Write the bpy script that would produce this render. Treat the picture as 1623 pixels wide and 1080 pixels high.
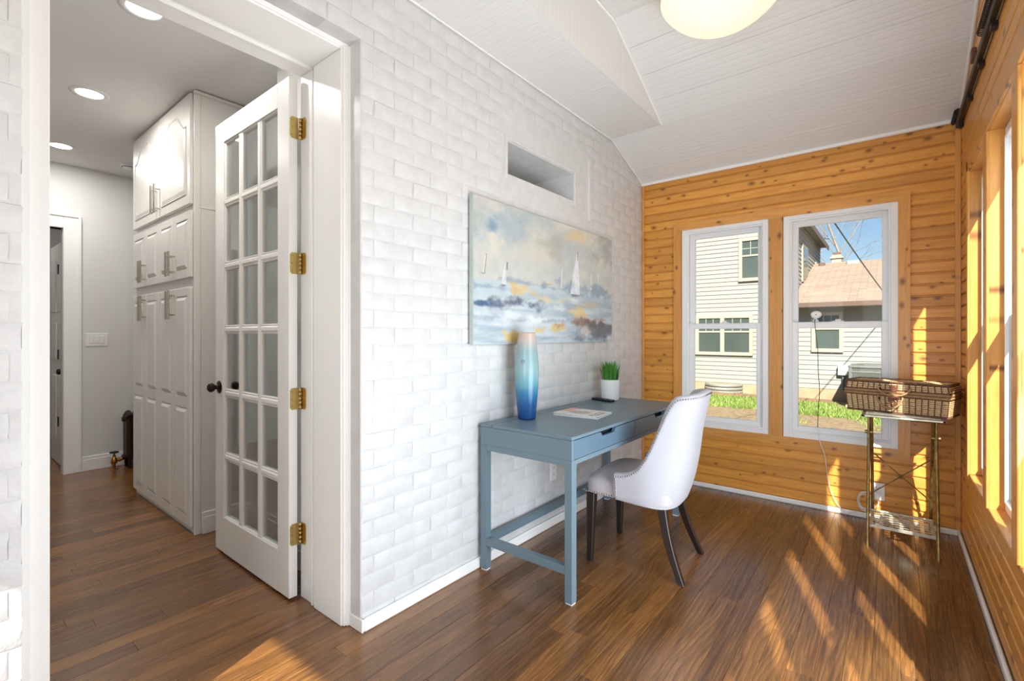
import bpy, math, random
import numpy as np
from mathutils import Matrix, Vector, noise as mnoise
random.seed(7)
for o in list(bpy.data.objects): bpy.data.objects.remove(o)
sc = bpy.context.scene
COL = sc.collection
PI = math.pi

# ------------------------------------------------------------------ camera, sky, sun, daylight fill lamps, exposure
FPX, CXP, HZP, CAMH, CAMX = 753.0, 811.5, 531.0, 1.234, 1.717
YAW = math.atan(601.5/753.0)
cam = bpy.data.cameras.new('camera'); cam_o = bpy.data.objects.new('camera', cam); COL.objects.link(cam_o)
cam.sensor_fit = 'HORIZONTAL'; cam.sensor_width = 36.0; cam.lens = FPX*36.0/1623.0
cam.shift_y = (HZP-540.0)/1623.0
cam.clip_start = 0.02; cam.clip_end = 300
cam_o.location = (CAMX, 0, CAMH); cam_o.rotation_euler = (PI/2, 0, YAW)
sc.camera = cam_o

w = bpy.data.worlds.new('sky'); sc.world = w; w.use_nodes = True
wn = w.node_tree.nodes; wl = w.node_tree.links
sky = wn.new('ShaderNodeTexSky'); sky.sky_type = 'NISHITA'; sky.sun_disc = False
sky.sun_elevation = math.radians(37); sky.sun_rotation = math.radians(161); sky.air_density = 1.0; sky.dust_density = 0.4; sky.ozone_density = 2.0
wl.new(sky.outputs[0], wn['Background'].inputs[0]); wn['Background'].inputs[1].default_value = 0.13

SUN = Vector((-0.35, 1.0, -0.795)).normalized()
sl = bpy.data.lights.new('sun', 'SUN'); sl.energy = 14.0; sl.angle = math.radians(0.6); sl.color = (1.0, 0.93, 0.82)
so = bpy.data.objects.new('sun', sl); COL.objects.link(so); so.rotation_euler = SUN.to_track_quat('-Z', 'Y').to_euler()
so.location = (10, -20, 20)

def area(name, loc, direction, sx, sy, power, color=(1, 1, 1)):
    l = bpy.data.lights.new(name, 'AREA'); l.shape = 'RECTANGLE'; l.size = sx; l.size_y = sy; l.energy = power; l.color = color
    o = bpy.data.objects.new(name, l); COL.objects.link(o); o.location = loc
    o.rotation_euler = Vector(direction).to_track_quat('-Z', 'Z').to_euler()
    return o
R_END = -1.56
# fill lamps added outside the long-wall and end-wall windows to boost their daylight
area('daylight_fill_side', (2.20, 1.60, 1.30), (-1, 0, 0.32), 3.0, 1.5, 114, (0.85, 0.93, 1.0))
area('daylight_fill_end', (1.20, R_END-0.2, 1.30), (0, 1, 0.28), 1.4, 1.5, 58, (0.86, 0.94, 1.0))

vs = sc.view_settings; vs.view_transform = 'Standard'; vs.look = 'None'; vs.gamma = 1.0; vs.exposure = 0.0
try: vs.use_curve_mapping = False
except Exception: pass

# ------------------------------------------------------------------ photograph pixel -> direction helpers
SY, CY = math.sin(YAW), math.cos(YAW)
def ray(u, v):
    a = (u-CXP)/FPX; return (-SY+CY*a, CY+SY*a, (HZP-v)/FPX)
def atX(u, v, x):
    d = ray(u, v); t = (x-CAMX)/d[0]; return Vector((x, d[1]*t, CAMH+d[2]*t))
def atY(u, v, y):
    d = ray(u, v); t = y/d[1]; return Vector((CAMX+d[0]*t, y, CAMH+d[2]*t))
def atZ(u, v, z):
    d = ray(u, v); t = (z-CAMH)/d[2]; return Vector((CAMX+d[0]*t, d[1]*t, z))
def proj(x, y, z):
    dx = x-CAMX; d = -SY*dx+CY*y; r = CY*dx+SY*y
    return CXP+FPX*r/d, HZP-FPX*(z-CAMH)/d, d

# ------------------------------------------------------------------ materials
MATS = {}
def srgb(r, g, b):
    f = lambda c: (c/255/12.92) if c/255 <= 0.04045 else ((c/255+0.055)/1.055)**2.4
    return (f(r), f(g), f(b), 1)
class NT:
    def __init__(s, name):
        s.m = bpy.data.materials.new(name); s.m.use_nodes = True; s.n = s.m.node_tree.nodes; s.l = s.m.node_tree.links
        s.b = s.n['Principled BSDF']; MATS[name] = s.m
    def node(s, t, **k):
        o = s.n.new(t)
        for a, v in k.items(): setattr(o, a, v)
        return o
    def link(s, a, b): s.l.new(a, b)
    def coord(s, scale=(1, 1, 1), rnd=0.0, kind='Object'):
        tc = s.node('ShaderNodeTexCoord'); mp = s.node('ShaderNodeMapping'); mp.inputs['Scale'].default_value = scale
        src = tc.outputs[kind]
        if rnd:
            oi = s.node('ShaderNodeObjectInfo'); ml = s.node('ShaderNodeMath', operation='MULTIPLY'); ml.inputs[1].default_value = rnd
            ad = s.node('ShaderNodeVectorMath', operation='ADD'); s.link(oi.outputs['Random'], ml.inputs[0]); s.link(src, ad.inputs[0]); s.link(ml.outputs[0], ad.inputs[1]); src = ad.outputs[0]
        s.link(src, mp.inputs['Vector']); return mp.outputs[0]
    def noise(s, vec, scale, detail=4, rough=0.55, dist=0.0):
        n = s.node('ShaderNodeTexNoise'); n.inputs['Scale'].default_value = scale; n.inputs['Detail'].default_value = detail
        n.inputs['Roughness'].default_value = rough; n.inputs['Distortion'].default_value = dist
        if vec is not None: s.link(vec, n.inputs['Vector'])
        return n.outputs['Fac']
    def ramp(s, fac, stops, interp='LINEAR'):
        r = s.node('ShaderNodeValToRGB'); r.color_ramp.interpolation = interp; e = r.color_ramp.elements
        e[0].position, e[0].color = stops[0]; e[1].position, e[1].color = stops[-1]
        for p, c in stops[1:-1]:
            x = e.new(p); x.color = c
        s.link(fac, r.inputs[0]); return r.outputs[0]
    def mix(s, fac, a, b, blend='MIX'):
        m = s.node('ShaderNodeMix', data_type='RGBA', blend_type=blend)
        for sock, v in ((m.inputs[0], fac), (m.inputs[6], a), (m.inputs[7], b)):
            if hasattr(v, 'is_output'): s.link(v, sock)
            else: sock.default_value = v
        return m.outputs[2]
    def math(s, op, a, b=0.0):
        m = s.node('ShaderNodeMath', operation=op)
        for sock, v in ((m.inputs[0], a), (m.inputs[1], b)):
            if hasattr(v, 'is_output'): s.link(v, sock)
            else: sock.default_value = v
        return m.outputs[0]
    def bump(s, h, strength, dist=0.002):
        b = s.node('ShaderNodeBump'); b.inputs['Strength'].default_value = strength; b.inputs['Distance'].default_value = dist
        s.link(h, b.inputs['Height']); s.link(b.outputs[0], s.b.inputs['Normal'])
    def set(s, color=None, rough=None, metal=None, spec=None, coat=None):
        I = s.b.inputs
        if color is not None:
            if hasattr(color, 'is_output'): s.link(color, I['Base Color'])
            else: I['Base Color'].default_value = color
        if rough is not None:
            if hasattr(rough, 'is_output'): s.link(rough, I['Roughness'])
            else: I['Roughness'].default_value = rough
        if metal is not None: I['Metallic'].default_value = metal
        if spec is not None: I['Specular IOR Level'].default_value = spec
        if coat is not None: I['Coat Weight'].default_value = coat; I['Coat Roughness'].default_value = 0.12
        return s
def plain(name, rgb, rough=0.5, metal=0.0, var=0.06, scale=25, bump=0.0):
    t = NT(name); c = srgb(*rgb); n = t.noise(t.coord(), scale)
    dark = tuple(q*(1-var) for q in c[:3])+(1,); lite = tuple(min(1, q*(1+var)) for q in c[:3])+(1,)
    t.set(t.ramp(n, [(0.3, dark), (0.7, lite)]), rough, metal)
    if bump: t.bump(n, bump)
    return t.m

t = NT('painted_brick')
v1 = t.coord(kind='Object', rnd=9.0)
n1 = t.noise(v1, 14, 5, 0.6); n2 = t.noise(v1, 90, 3, 0.6)
t.set(t.ramp(n1, [(0.3, srgb(206, 207, 208)), (0.7, srgb(219, 220, 221))]), 0.42)
t.bump(t.math('ADD', n1, t.math('MULTIPLY', n2, 0.25)), 0.55, 0.006)
plain('trim_white', (245, 245, 243), 0.28, var=0.012, scale=5)
plain('vinyl_white', (240, 241, 243), 0.3, var=0.01, scale=5)
plain('hall_paint', (226, 226, 225), 0.6, var=0.012, scale=3)
plain('cabinet_white', (232, 230, 226), 0.34, var=0.012, scale=4)
plain('ceiling_flat', (232, 231, 229), 0.7, var=0.012, scale=3)
t = NT('beadboard_white')
v1 = t.coord(); wv = t.node('ShaderNodeTexWave', wave_type='BANDS', bands_direction='Y', wave_profile='SIN'); t.link(v1, wv.inputs['Vector'])
wv.inputs['Scale'].default_value = 0.314/0.04; wv.inputs['Distortion'].default_value = 0.0
gro = t.ramp(wv.outputs['Fac'], [(0.0, (0, 0, 0, 1)), (0.22, (1, 1, 1, 1)), (1.0, (1, 1, 1, 1))])
t.set(srgb(228, 229, 229), 0.5); t.bump(gro, 0.35, 0.003)

def pine(name, base, dark):
    t = NT(name)
    v = t.coord((1, 1, 1), rnd=40.0)
    vs_ = t.node('ShaderNodeMapping'); vs_.inputs['Scale'].default_value = (0.7, 9, 9); t.link(v, vs_.inputs['Vector'])
    g = t.noise(vs_.outputs[0], 5, 5, 0.6, 1.2)
    vf = t.node('ShaderNodeMapping'); vf.inputs['Scale'].default_value = (2, 90, 90); t.link(v, vf.inputs['Vector'])
    gf = t.noise(vf.outputs[0], 3, 3, 0.6)
    c = t.ramp(g, [(0.25, srgb(*dark)), (0.5, srgb(*base)), (0.8, tuple(min(1, q*1.25) for q in srgb(*base)[:3])+(1,))])
    c = t.mix(t.math('MULTIPLY', gf, 0.45), c, srgb(*dark))
    # knots
    vk = t.node('ShaderNodeMapping'); vk.inputs['Scale'].default_value = (0.62, 1.0, 1.0); t.link(v, vk.inputs['Vector'])
    vo = t.node('ShaderNodeTexVoronoi', feature='F1', voronoi_dimensions='2D'); vo.inputs['Scale'].default_value = 11.5; t.link(vk.outputs[0], vo.inputs['Vector'])
    sz = t.math('MULTIPLY', t.math('SUBTRACT', vo.outputs['Color'], 0.36), 0.50)
    kk = t.math('DIVIDE', vo.outputs['Distance'], t.math('MAXIMUM', sz, 0.001))
    kn = t.ramp(kk, [(0.0, (0.95, 0.95, 0.95, 1)), (0.35, (0.7, 0.7, 0.7, 1)), (0.65, (0.3, 0.3, 0.3, 1)), (1.0, (0, 0, 0, 1))])
    c = t.mix(kn, c, srgb(104, 54, 20))
    oi = t.node('ShaderNodeObjectInfo')
    var = t.ramp(oi.outputs['Random'], [(0.0, (0.84, 0.82, 0.78, 1)), (1.0, (1.1, 1.1, 1.08, 1))])
    c = t.mix(1.0, c, var, 'MULTIPLY')
    t.set(c, 0.33); t.bump(g, 0.05, 0.002)
    return t.m
pine('knotty_pine', (225, 161, 76), (203, 134, 54))
pine('pine_casing', (226, 164, 88), (206, 140, 64))

def oak(name):
    t = NT(name)
    v = t.coord((1, 1, 1), rnd=30.0)
    ms = t.node('ShaderNodeMapping'); ms.inputs['Scale'].default_value = (0.20, 1, 1); t.link(v, ms.inputs['Vector'])
    wv = t.node('ShaderNodeTexWave', wave_type='BANDS', bands_direction='Y', wave_profile='SAW'); t.link(ms.outputs[0], wv.inputs['Vector'])
    wv.inputs['Scale'].default_value = 19; wv.inputs['Distortion'].default_value = 30; wv.inputs['Detail'].default_value = 1.5; wv.inputs['Detail Scale'].default_value = 0.30
    mf = t.node('ShaderNodeMapping'); mf.inputs['Scale'].default_value = (5, 160, 1); t.link(v, mf.inputs['Vector'])
    pore = t.noise(mf.outputs[0], 2.0, 3, 0.7)
    mb = t.node('ShaderNodeMapping'); mb.inputs['Scale'].default_value = (1.5, 6, 1); t.link(v, mb.inputs['Vector'])
    big = t.noise(mb.outputs[0], 1.6, 3)
    grain = t.ramp(wv.outputs['Fac'], [(0.0, (0, 0, 0, 1)), (0.55, (0.25, 0.25, 0.25, 1)), (1.0, (1, 1, 1, 1))])
    c = t.mix(big, srgb(136, 90, 46), srgb(172, 122, 66))
    mk = t.node('ShaderNodeMapping'); mk.inputs['Scale'].default_value = (1.3, 34, 1); t.link(v, mk.inputs['Vector'])
    streak = t.noise(mk.outputs[0], 1.5, 6, 0.65, 0.6)
    c = t.mix(t.ramp(streak, [(0.45, (0, 0, 0, 1)), (0.68, (0.75, 0.75, 0.75, 1))]), c, srgb(84, 52, 26))
    c = t.mix(t.math('MULTIPLY', grain, 0.5), c, srgb(70, 42, 20))
    c = t.mix(t.ramp(pore, [(0.42, (0, 0, 0, 1)), (0.72, (0.8, 0.8, 0.8, 1))]), c, srgb(70, 40, 18))
    oi = t.node('ShaderNodeObjectInfo')
    c = t.mix(1.0, c, t.ramp(oi.outputs['Random'], [(0.0, (0.62, 0.60, 0.58, 1)), (0.5, (0.92, 0.91, 0.88, 1)), (1.0, (1.2, 1.18, 1.12, 1))]), 'MULTIPLY')
    t.set(c, t.ramp(wv.outputs['Fac'], [(0, (0.24, 0.24, 0.24, 1)), (1, (0.33, 0.33, 0.33, 1))]), coat=0.45); t.b.inputs['Coat Roughness'].default_value = 0.2
    t.bump(grain, 0.10, 0.001)
    return t.m
oak('oak_floor')
plain('floor_gap', (60, 34, 16), 0.8)

for gname, gf_ in (('window_glass', 0.12), ('door_glass', 0.45)):
  t = NT(gname); t.n.remove(t.b)
  tr = t.node('ShaderNodeBsdfTransparent'); tr.inputs[0].default_value = (0.93, 0.95, 0.95, 1); gl = t.node('ShaderNodeBsdfGlossy'); gl.inputs['Roughness'].default_value = 0.02
  fr = t.node('ShaderNodeFresnel'); fr.inputs[0].default_value = 1.45; mx = t.node('ShaderNodeMixShader')
  t.link(t.math('MULTIPLY', fr.outputs[0], gf_), mx.inputs[0]); t.link(tr.outputs[0], mx.inputs[1]); t.link(gl.outputs[0], mx.inputs[2]); t.link(mx.outputs[0], t.n['Material Output'].inputs[0])
plain('desk_paint', (106, 127, 138), 0.36, var=0.02, scale=6)
plain('desk_drawer_paint', (92, 116, 134), 0.33, var=0.02, scale=6)
plain('dark_gap', (26, 30, 34), 0.8)
t = NT('fabric'); v1 = t.coord(); n = t.noise(v1, 500, 2); t.set(t.ramp(n, [(0.3, srgb(168, 167, 175)), (0.7, srgb(182, 181, 189))]), 0.85); t.b.inputs['Sheen Weight'].default_value = 0.25; t.bump(n, 0.15, 0.0006)
t = NT('seat_velvet'); v1 = t.coord(); n = t.noise(v1, 300, 2); t.set(t.ramp(n, [(0.3, srgb(178, 172, 177)), (0.7, srgb(192, 186, 190))]), 0.7); t.b.inputs['Sheen Weight'].default_value = 0.3
plain('nickel', (190, 182, 170), 0.3, 1.0, 0.03)
plain('nail_steel', (150, 146, 140), 0.25, 1.0, 0.05)
plain('espresso_wood', (36, 26, 22), 0.32, var=0.2, scale=40)
plain('oil_bronze', (46, 34, 30), 0.35, 0.6, 0.1)
plain('hinge_brass', (200, 176, 112), 0.28, 1.0, 0.05)
plain('brass_old', (156, 134, 86), 0.35, 0.85, 0.45, 30)
plain('steel_worn', (196, 192, 176), 0.35, 0.7, 0.15, 40)
plain('black_metal', (46, 40, 36), 0.45, 0.5, 0.15)
plain('black_plastic', (28, 29, 33), 0.35)
plain('white_plastic', (240, 240, 240), 0.35, var=0.01)
plain('outlet_slot', (60, 58, 55), 0.6)
plain('iron_brown', (52, 34, 26), 0.5, 0.4, 0.2, 30, 0.2)
plain('valve_brass', (176, 122, 62), 0.3, 0.9, 0.2, 40)
plain('wicker_light', (204, 174, 128), 0.6, var=0.25, scale=120)
plain('wicker_dark', (112, 78, 58), 0.6, var=0.3, scale=90)
plain('wicker_rim', (160, 124, 84), 0.55, var=0.2, scale=80)
plain('leather', (112, 66, 50), 0.5, var=0.15, scale=60)
plain('pot_white', (240, 240, 240), 0.45, var=0.02, scale=60)
t = NT('grass_plastic'); g = t.node('ShaderNodeNewGeometry'); t.set(t.ramp(g.outputs['Random Per Island'], [(0, srgb(42, 104, 34)), (0.6, srgb(74, 146, 52)), (1, srgb(112, 172, 74))]), 0.45)
plain('grass_grey', (120, 118, 104), 0.5)
plain('soil', (50, 60, 34), 0.9)
t = NT('vase_glaze'); tc = t.node('ShaderNodeTexCoord'); sx = t.node('ShaderNodeSeparateXYZ'); t.link(tc.outputs['Object'], sx.inputs[0])
n = t.noise(t.coord(), 18, 4); hz = t.math('ADD', t.math('DIVIDE', sx.outputs[2], 0.478), t.math('MULTIPLY', t.math('SUBTRACT', n, 0.5), 0.10))
t.set(t.ramp(hz, [(0.0, srgb(22, 62, 120)), (0.16, srgb(28, 84, 146)), (0.30, srgb(44, 118, 162)), (0.42, srgb(104, 160, 174)), (0.56, srgb(138, 174, 178)), (0.78, srgb(140, 166, 172)), (0.9, srgb(186, 176, 168)), (1.0, srgb(206, 176, 158))]), 0.22)
t = NT('printed'); a = t.node('ShaderNodeVertexColor'); a.layer_name = 'Col'; t.set(a.outputs[0], 0.45)
t = NT('canvas_print'); a = t.node('ShaderNodeVertexColor'); a.layer_name = 'Col'; t.set(a.outputs[0], 0.5); t.bump(t.noise(t.coord(), 120, 3), 0.25, 0.001)
plain('canvas_edge', (186, 198, 196), 0.6, var=0.08, scale=6)
def emis(name, rgb, strength):
    t = NT(name); t.b.inputs['Emission Color'].default_value = srgb(*rgb); t.b.inputs['Emission Strength'].default_value = strength; t.set(srgb(*rgb), 0.3); return t.m
emis('lamp_glass', (255, 239, 210), 0.56)
emis('can_lens', (255, 250, 242), 9.0)
# outdoors
plain('siding', (142, 142, 136), 0.6, var=0.02, scale=2)
plain('tan_trim', (166, 156, 138), 0.6, var=0.03, scale=3)
plain('house_glass', (70, 80, 76), 0.1, var=0.1, scale=2)
plain('grille_white', (150, 156, 150), 0.5)
plain('gutter_brown', (98, 78, 66), 0.5)
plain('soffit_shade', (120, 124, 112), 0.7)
plain('foundation', (158, 140, 112), 0.8, var=0.15, scale=4, bump=0.2)
t = NT('shingles'); v1 = t.coord(); bt = t.node('ShaderNodeTexBrick'); t.link(v1, bt.inputs['Vector']); bt.inputs['Scale'].default_value = 1.0; bt.inputs['Brick Width'].default_value = 0.3; bt.inputs['Row Height'].default_value = 0.14; bt.inputs['Mortar Size'].default_value = 0.008
bt.inputs['Color1'].default_value = srgb(146, 128, 112); bt.inputs['Color2'].default_value = srgb(164, 144, 128); bt.inputs['Mortar'].default_value = srgb(120, 104, 92)
t.set(t.mix(t.math('MULTIPLY', t.noise(v1, 3, 4), 0.4), bt.outputs[0], srgb(136, 118, 104)), 0.9)
plain('ac_grey', (112, 116, 110), 0.5, 0.2, 0.08)
plain('bark', (132, 122, 110), 0.9, var=0.25, scale=8)
plain('timber', (128, 98, 76), 0.8, var=0.2, scale=6)
plain('galvanized', (150, 148, 138), 0.5, 0.3)
t = NT('yard'); v1 = t.coord(); tc = t.node('ShaderNodeTexCoord'); sx = t.node('ShaderNodeSeparateXYZ'); t.link(tc.outputs['Object'], sx.inputs[0])
n = t.noise(v1, 0.9, 5); n2 = t.noise(v1, 14, 5, 0.7)
band = t.ramp(t.math('ADD', t.math('MULTIPLY', sx.outputs[1], 0.1), t.math('MULTIPLY', n, 0.25)), [(0.0, (0, 0, 0, 1)), (0.98, (0, 0, 0, 1)), (1.0, (1, 1, 1, 1))])
soilc = t.ramp(n2, [(0.3, srgb(98, 80, 58)), (0.55, srgb(150, 128, 98)), (0.75, srgb(176, 156, 124))])
t.set(soilc, 0.95)
t = NT('lawn'); g = t.node('ShaderNodeNewGeometry'); t.set(t.ramp(g.outputs['Random Per Island'], [(0, srgb(84, 112, 44)), (0.6, srgb(122, 148, 62)), (1, srgb(158, 164, 92))]), 0.7)

# ------------------------------------------------------------------ mesh helpers
class MB:
    def __init__(s): s.v = []; s.f = []; s.smooth = []
    def add(s, vs, fs, smooth=False):
        b = len(s.v); s.v += [tuple(q) for q in vs]; s.f += [tuple(i+b for i in f) for f in fs]; s.smooth += [smooth]*len(fs)
    def box(s, x0, x1, y0, y1, z0, z1, c=0.0):
        x0, x1 = min(x0, x1), max(x0, x1); y0, y1 = min(y0, y1), max(y0, y1); z0, z1 = min(z0, z1), max(z0, z1)
        if c <= 0:
            s.add([(x, y, z) for x in (x0, x1) for y in (y0, y1) for z in (z0, z1)],
                  [(0, 1, 3, 2), (4, 6, 7, 5), (0, 4, 5, 1), (2, 3, 7, 6), (0, 2, 6, 4), (1, 5, 7, 3)])
            return s
        c = min(c, 0.45*(x1-x0), 0.45*(y1-y0), 0.45*(z1-z0))
        vs, idx = [], {}
        L = ((x0, x1), (y0, y1), (z0, z1))
        for i in range(8):
            b = ((i >> 2) & 1, (i >> 1) & 1, i & 1)
            for ax in range(3):
                p = []
                for k in range(3):
                    e = L[k][b[k]]
                    p.append(e if k == ax else e+(c if b[k] == 0 else -c))
                idx[(b, ax)] = len(vs); vs.append(tuple(p))
        fs = []
        for ax in range(3):
            o1, o2 = [k for k in range(3) if k != ax]
            for sd in (0, 1):
                ring = []
                for q in ((0, 0), (1, 0), (1, 1), (0, 1)):
                    b = [0, 0, 0]; b[ax] = sd; b[o1], b[o2] = q; ring.append(idx[(tuple(b), ax)])
                if (sd == 1) != (ax != 1): ring.reverse()
                fs.append(tuple(ring))
            for q in ((0, 0), (1, 0), (1, 1), (0, 1)):   # edges parallel to ax
                b0 = [0, 0, 0]; b1 = [0, 0, 0]; b0[o1], b0[o2] = q; b1[o1], b1[o2] = q; b1[ax] = 1
                fs.append((idx[(tuple(b0), o1)], idx[(tuple(b1), o1)], idx[(tuple(b1), o2)], idx[(tuple(b0), o2)]))
        for i in range(8):
            b = ((i >> 2) & 1, (i >> 1) & 1, i & 1); fs.append((idx[(b, 0)], idx[(b, 1)], idx[(b, 2)]))
        s.add(vs, fs); return s
    def tube(s, pts, r, n=8, closed=False, cap=True):
        pts = [Vector(p) for p in pts]; N = len(pts)
        rs = r if isinstance(r, (list, tuple)) else [r]*N
        ring = []; up = None
        for i, p in enumerate(pts):
            if closed: tg = pts[(i+1) % N]-pts[i-1]
            else: tg = pts[min(i+1, N-1)]-pts[max(i-1, 0)]
            tg.normalize()
            if up is None:
                up = Vector((0, 0, 1)) if abs(tg.z) < 0.9 else Vector((1, 0, 0))
            a = (up-tg*up.dot(tg)).normalized(); up = a; b = tg.cross(a)
            ring.append([p+(a*math.cos(2*PI*k/n)+b*math.sin(2*PI*k/n))*rs[i] for k in range(n)])
        vs = [q for rg in ring for q in rg]; fs = []
        M = N if closed else N-1
        for i in range(M):
            j = (i+1) % N
            for k in range(n): fs.append((i*n+k, i*n+(k+1) % n, j*n+(k+1) % n, j*n+k))
        s.add(vs, fs, True)
        if cap and not closed:
            s.add(ring[0], [tuple(range(n))[::-1]]); s.add(ring[-1], [tuple(range(n))])
        return s
    def lathe(s, prof, c=(0, 0, 0), n=32, axis='z', smooth=True):
        vs = []; fs = []
        for r, h in prof:
            for k in range(n):
                a = 2*PI*k/n; p = (r*math.cos(a), r*math.sin(a), h)
                if axis == 'x': p = (h, p[0], p[1])
                if axis == 'y': p = (p[0], h, p[1])
                vs.append((c[0]+p[0], c[1]+p[1], c[2]+p[2]))
        for i in range(len(prof)-1):
            for k in range(n): fs.append((i*n+k, i*n+(k+1) % n, (i+1)*n+(k+1) % n, (i+1)*n+k))
        s.add(vs, fs, smooth); return s
    def prism(s, poly, h0, h1, axis='z'):
        n = len(poly)
        def P(a, b, h): return {'z': (a, b, h), 'y': (a, h, b), 'x': (h, a, b)}[axis]
        s.add([P(a, b, h0) for a, b in poly]+[P(a, b, h1) for a, b in poly],
              [tuple(range(n))[::-1], tuple(range(n, 2*n))]+[(i, (i+1) % n, n+(i+1) % n, n+i) for i in range(n)])
        return s
    def grid(s, fn, nu, nv, smooth=True, cu=False):
        vs = [fn(i/(nu if cu else nu-1), j/(nv-1)) for i in range(nu) for j in range(nv)]; fs = []
        for i in range(nu if cu else nu-1):
            for j in range(nv-1):
                a = i*nv+j; b = ((i+1) % nu)*nv+j; fs.append((a, b, b+1, a+1))
        s.add(vs, fs, smooth); return s
    def mesh(s, name, mat):
        m = bpy.data.meshes.new(name); m.from_pydata(s.v, [], s.f); m.polygons.foreach_set('use_smooth', s.smooth)
        m.materials.append(MATS[mat]); m.update(); return m
    def build(s, name, mat, parent=None, loc=None, rot=None):
        o = bpy.data.objects.new(name, s.mesh(name, mat)); COL.objects.link(o)
        if loc is not None: o.location = loc
        if rot is not None: o.rotation_euler = rot
        if parent is not None:
            o.parent = parent
            if loc is None and 'world' in parent: o.matrix_parent_inverse = Matrix.Translation(parent.location).inverted()
        return o
def fixnormals(o):
    import bmesh
    bm = bmesh.new(); bm.from_mesh(o.data); bmesh.ops.recalc_face_normals(bm, faces=bm.faces); bm.to_mesh(o.data); bm.free(); return o
def tag(o, label=None, cat=None, group=None, kind=None):
    if label: o['label'] = label
    if cat: o['category'] = cat
    if group: o['group'] = group
    if kind: o['kind'] = kind
    return o
def empty(name, loc, rz=0.0, world=False):
    o = bpy.data.objects.new(name, None); COL.objects.link(o); o.location = loc; o.rotation_euler = (0, 0, rz); o.empty_display_size = 0.05
    if world: o['world'] = 1
    return o
def B(*a): return MB().box(*a)
def piece(name, mat, parent, p0, p1, axis, c=0.003):
    """box piece between world corners p0,p1 with its own local frame: local X along 'axis' (grain direction)"""
    p0, p1 = Vector(p0), Vector(p1); ctr = (p0+p1)/2; d = (p1-p0)/2
    if axis == 'x': h = (d.x, d.y, d.z); rot = (PI/2, 0, 0); h = (abs(d.x), abs(d.z), abs(d.y))
    elif axis == 'y': rot = (PI/2, 0, PI/2); h = (abs(d.y), abs(d.z), abs(d.x))
    elif axis == 'z': rot = (0, -PI/2, 0); h = (abs(d.z), abs(d.y), abs(d.x))
    elif axis == 'fy': rot = (0, 0, PI/2); h = (abs(d.y), abs(d.x), abs(d.z))
    o = B(-h[0], h[0], -h[1], h[1], -h[2], h[2], c).build(name, mat)
    o.rotation_euler = rot; o.location = ctr
    if parent is not None:
        o.parent = parent; o.matrix_parent_inverse = Matrix.Translation(parent.location).inverted()
    return o

# ------------------------------------------------------------------ dimensions of the place
W, D, R = 2.05, 3.99, R_END           # room width, far wall, end wall behind the camera
HC = 2.742                            # hall ceiling
WT = 0.46                             # old brick wall thickness
SOF = 2.765; SX = 0.405               # boxed soffit
CEIL = [(D, 2.555), (3.393, 2.765), (2.63, 3.143), (-0.4, 3.143), (R, 2.6)]
ZH0, ZH1 = 0.48, 2.12                 # window heights

# ------------------------------------------------------------------ floors (planks run along y)
def planks(root, x0, x1, y0, y1, seed):
    rnd = random.Random(seed); wv = 0.083
    k0 = math.floor(x0/wv)
    x = k0*wv
    while x < x1-0.005:
        xa, xb = max(x, x0), min(x+wv, x1)
        y = y0-rnd.random()*0.9
        while y < y1:
            L = rnd.uniform(0.75, 1.5); ya, yb = max(y, y0), min(y+L, y1)
            if yb-ya > 0.02 and xb-xa > 0.01:
                piece('plank', 'oak_floor', root, (xa+0.0004, ya+0.0004, -0.02), (xb-0.0004, yb-0.0004, 0.0), 'fy', 0.0008)
            y += L
        x += wv
fl = B(0.0, W, R, D, -0.12, -0.012).build('floor', 'floor_gap'); tag(fl, 'brown oak strip floor of the sunroom', 'floor', kind='structure')
planks(fl, 0.0, W, R, D, 1)
fh = B(-6.0, 0.0, -1.0, 2.0, -0.12, -0.012).build('floor_hall', 'floor_gap'); tag(fh, 'brown oak strip floor of the hallway behind the French door', 'floor', kind='structure')
planks(fh, -4.1, 0.0, -0.6, 1.36, 2)
MB().box(-6.0, -4.1, -1.0, 2.0, -0.02, 0.0).box(-4.1, 0.0, -1.0, -0.6, -0.02, 0.0).box(-4.1, -2.9, 1.36, 2.0, -0.02, 0.0).build('plank_remainder', 'oak_floor', fh)['kind'] = 'stuff'

# ------------------------------------------------------------------ wall_left: painted brick, with the door opening and the transom niche
DY0, DY1, DZ = 0.165, 1.153, 2.47      # rough opening in the bricks
NY0, NY1, NZ0, NZ1 = 2.112, 2.835, 2.16, 2.344
FY0, FY1, FZ0, FZ1 = 2.067, 3.068, 2.055, 2.51
m = MB(); cx0, cx1 = -WT, -0.0030
for (y0, y1, z0, z1) in ((R, DY0-0.001, -0.1, 2.9), (DY0-0.001, DY1+0.001, DZ+0.002, 2.9), (DY1+0.001, NY0-0.03, -0.1, 2.9), (NY1+0.03, D+0.16, -0.1, 2.9), (NY0-0.03, NY1+0.03, -0.1, NZ0-0.03), (NY0-0.03, NY1+0.03, NZ1+0.03, 2.9)):
    m.box(cx0, cx1, y0, y1, z0, z1)
wl_ = m.build('wall_left', 'painted_brick'); tag(wl_, 'white painted brick wall beside the desk, pierced by the hall doorway', 'wall', kind='structure')
BH, BL, JT = 0.0745, 0.213, 0.0062
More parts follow.
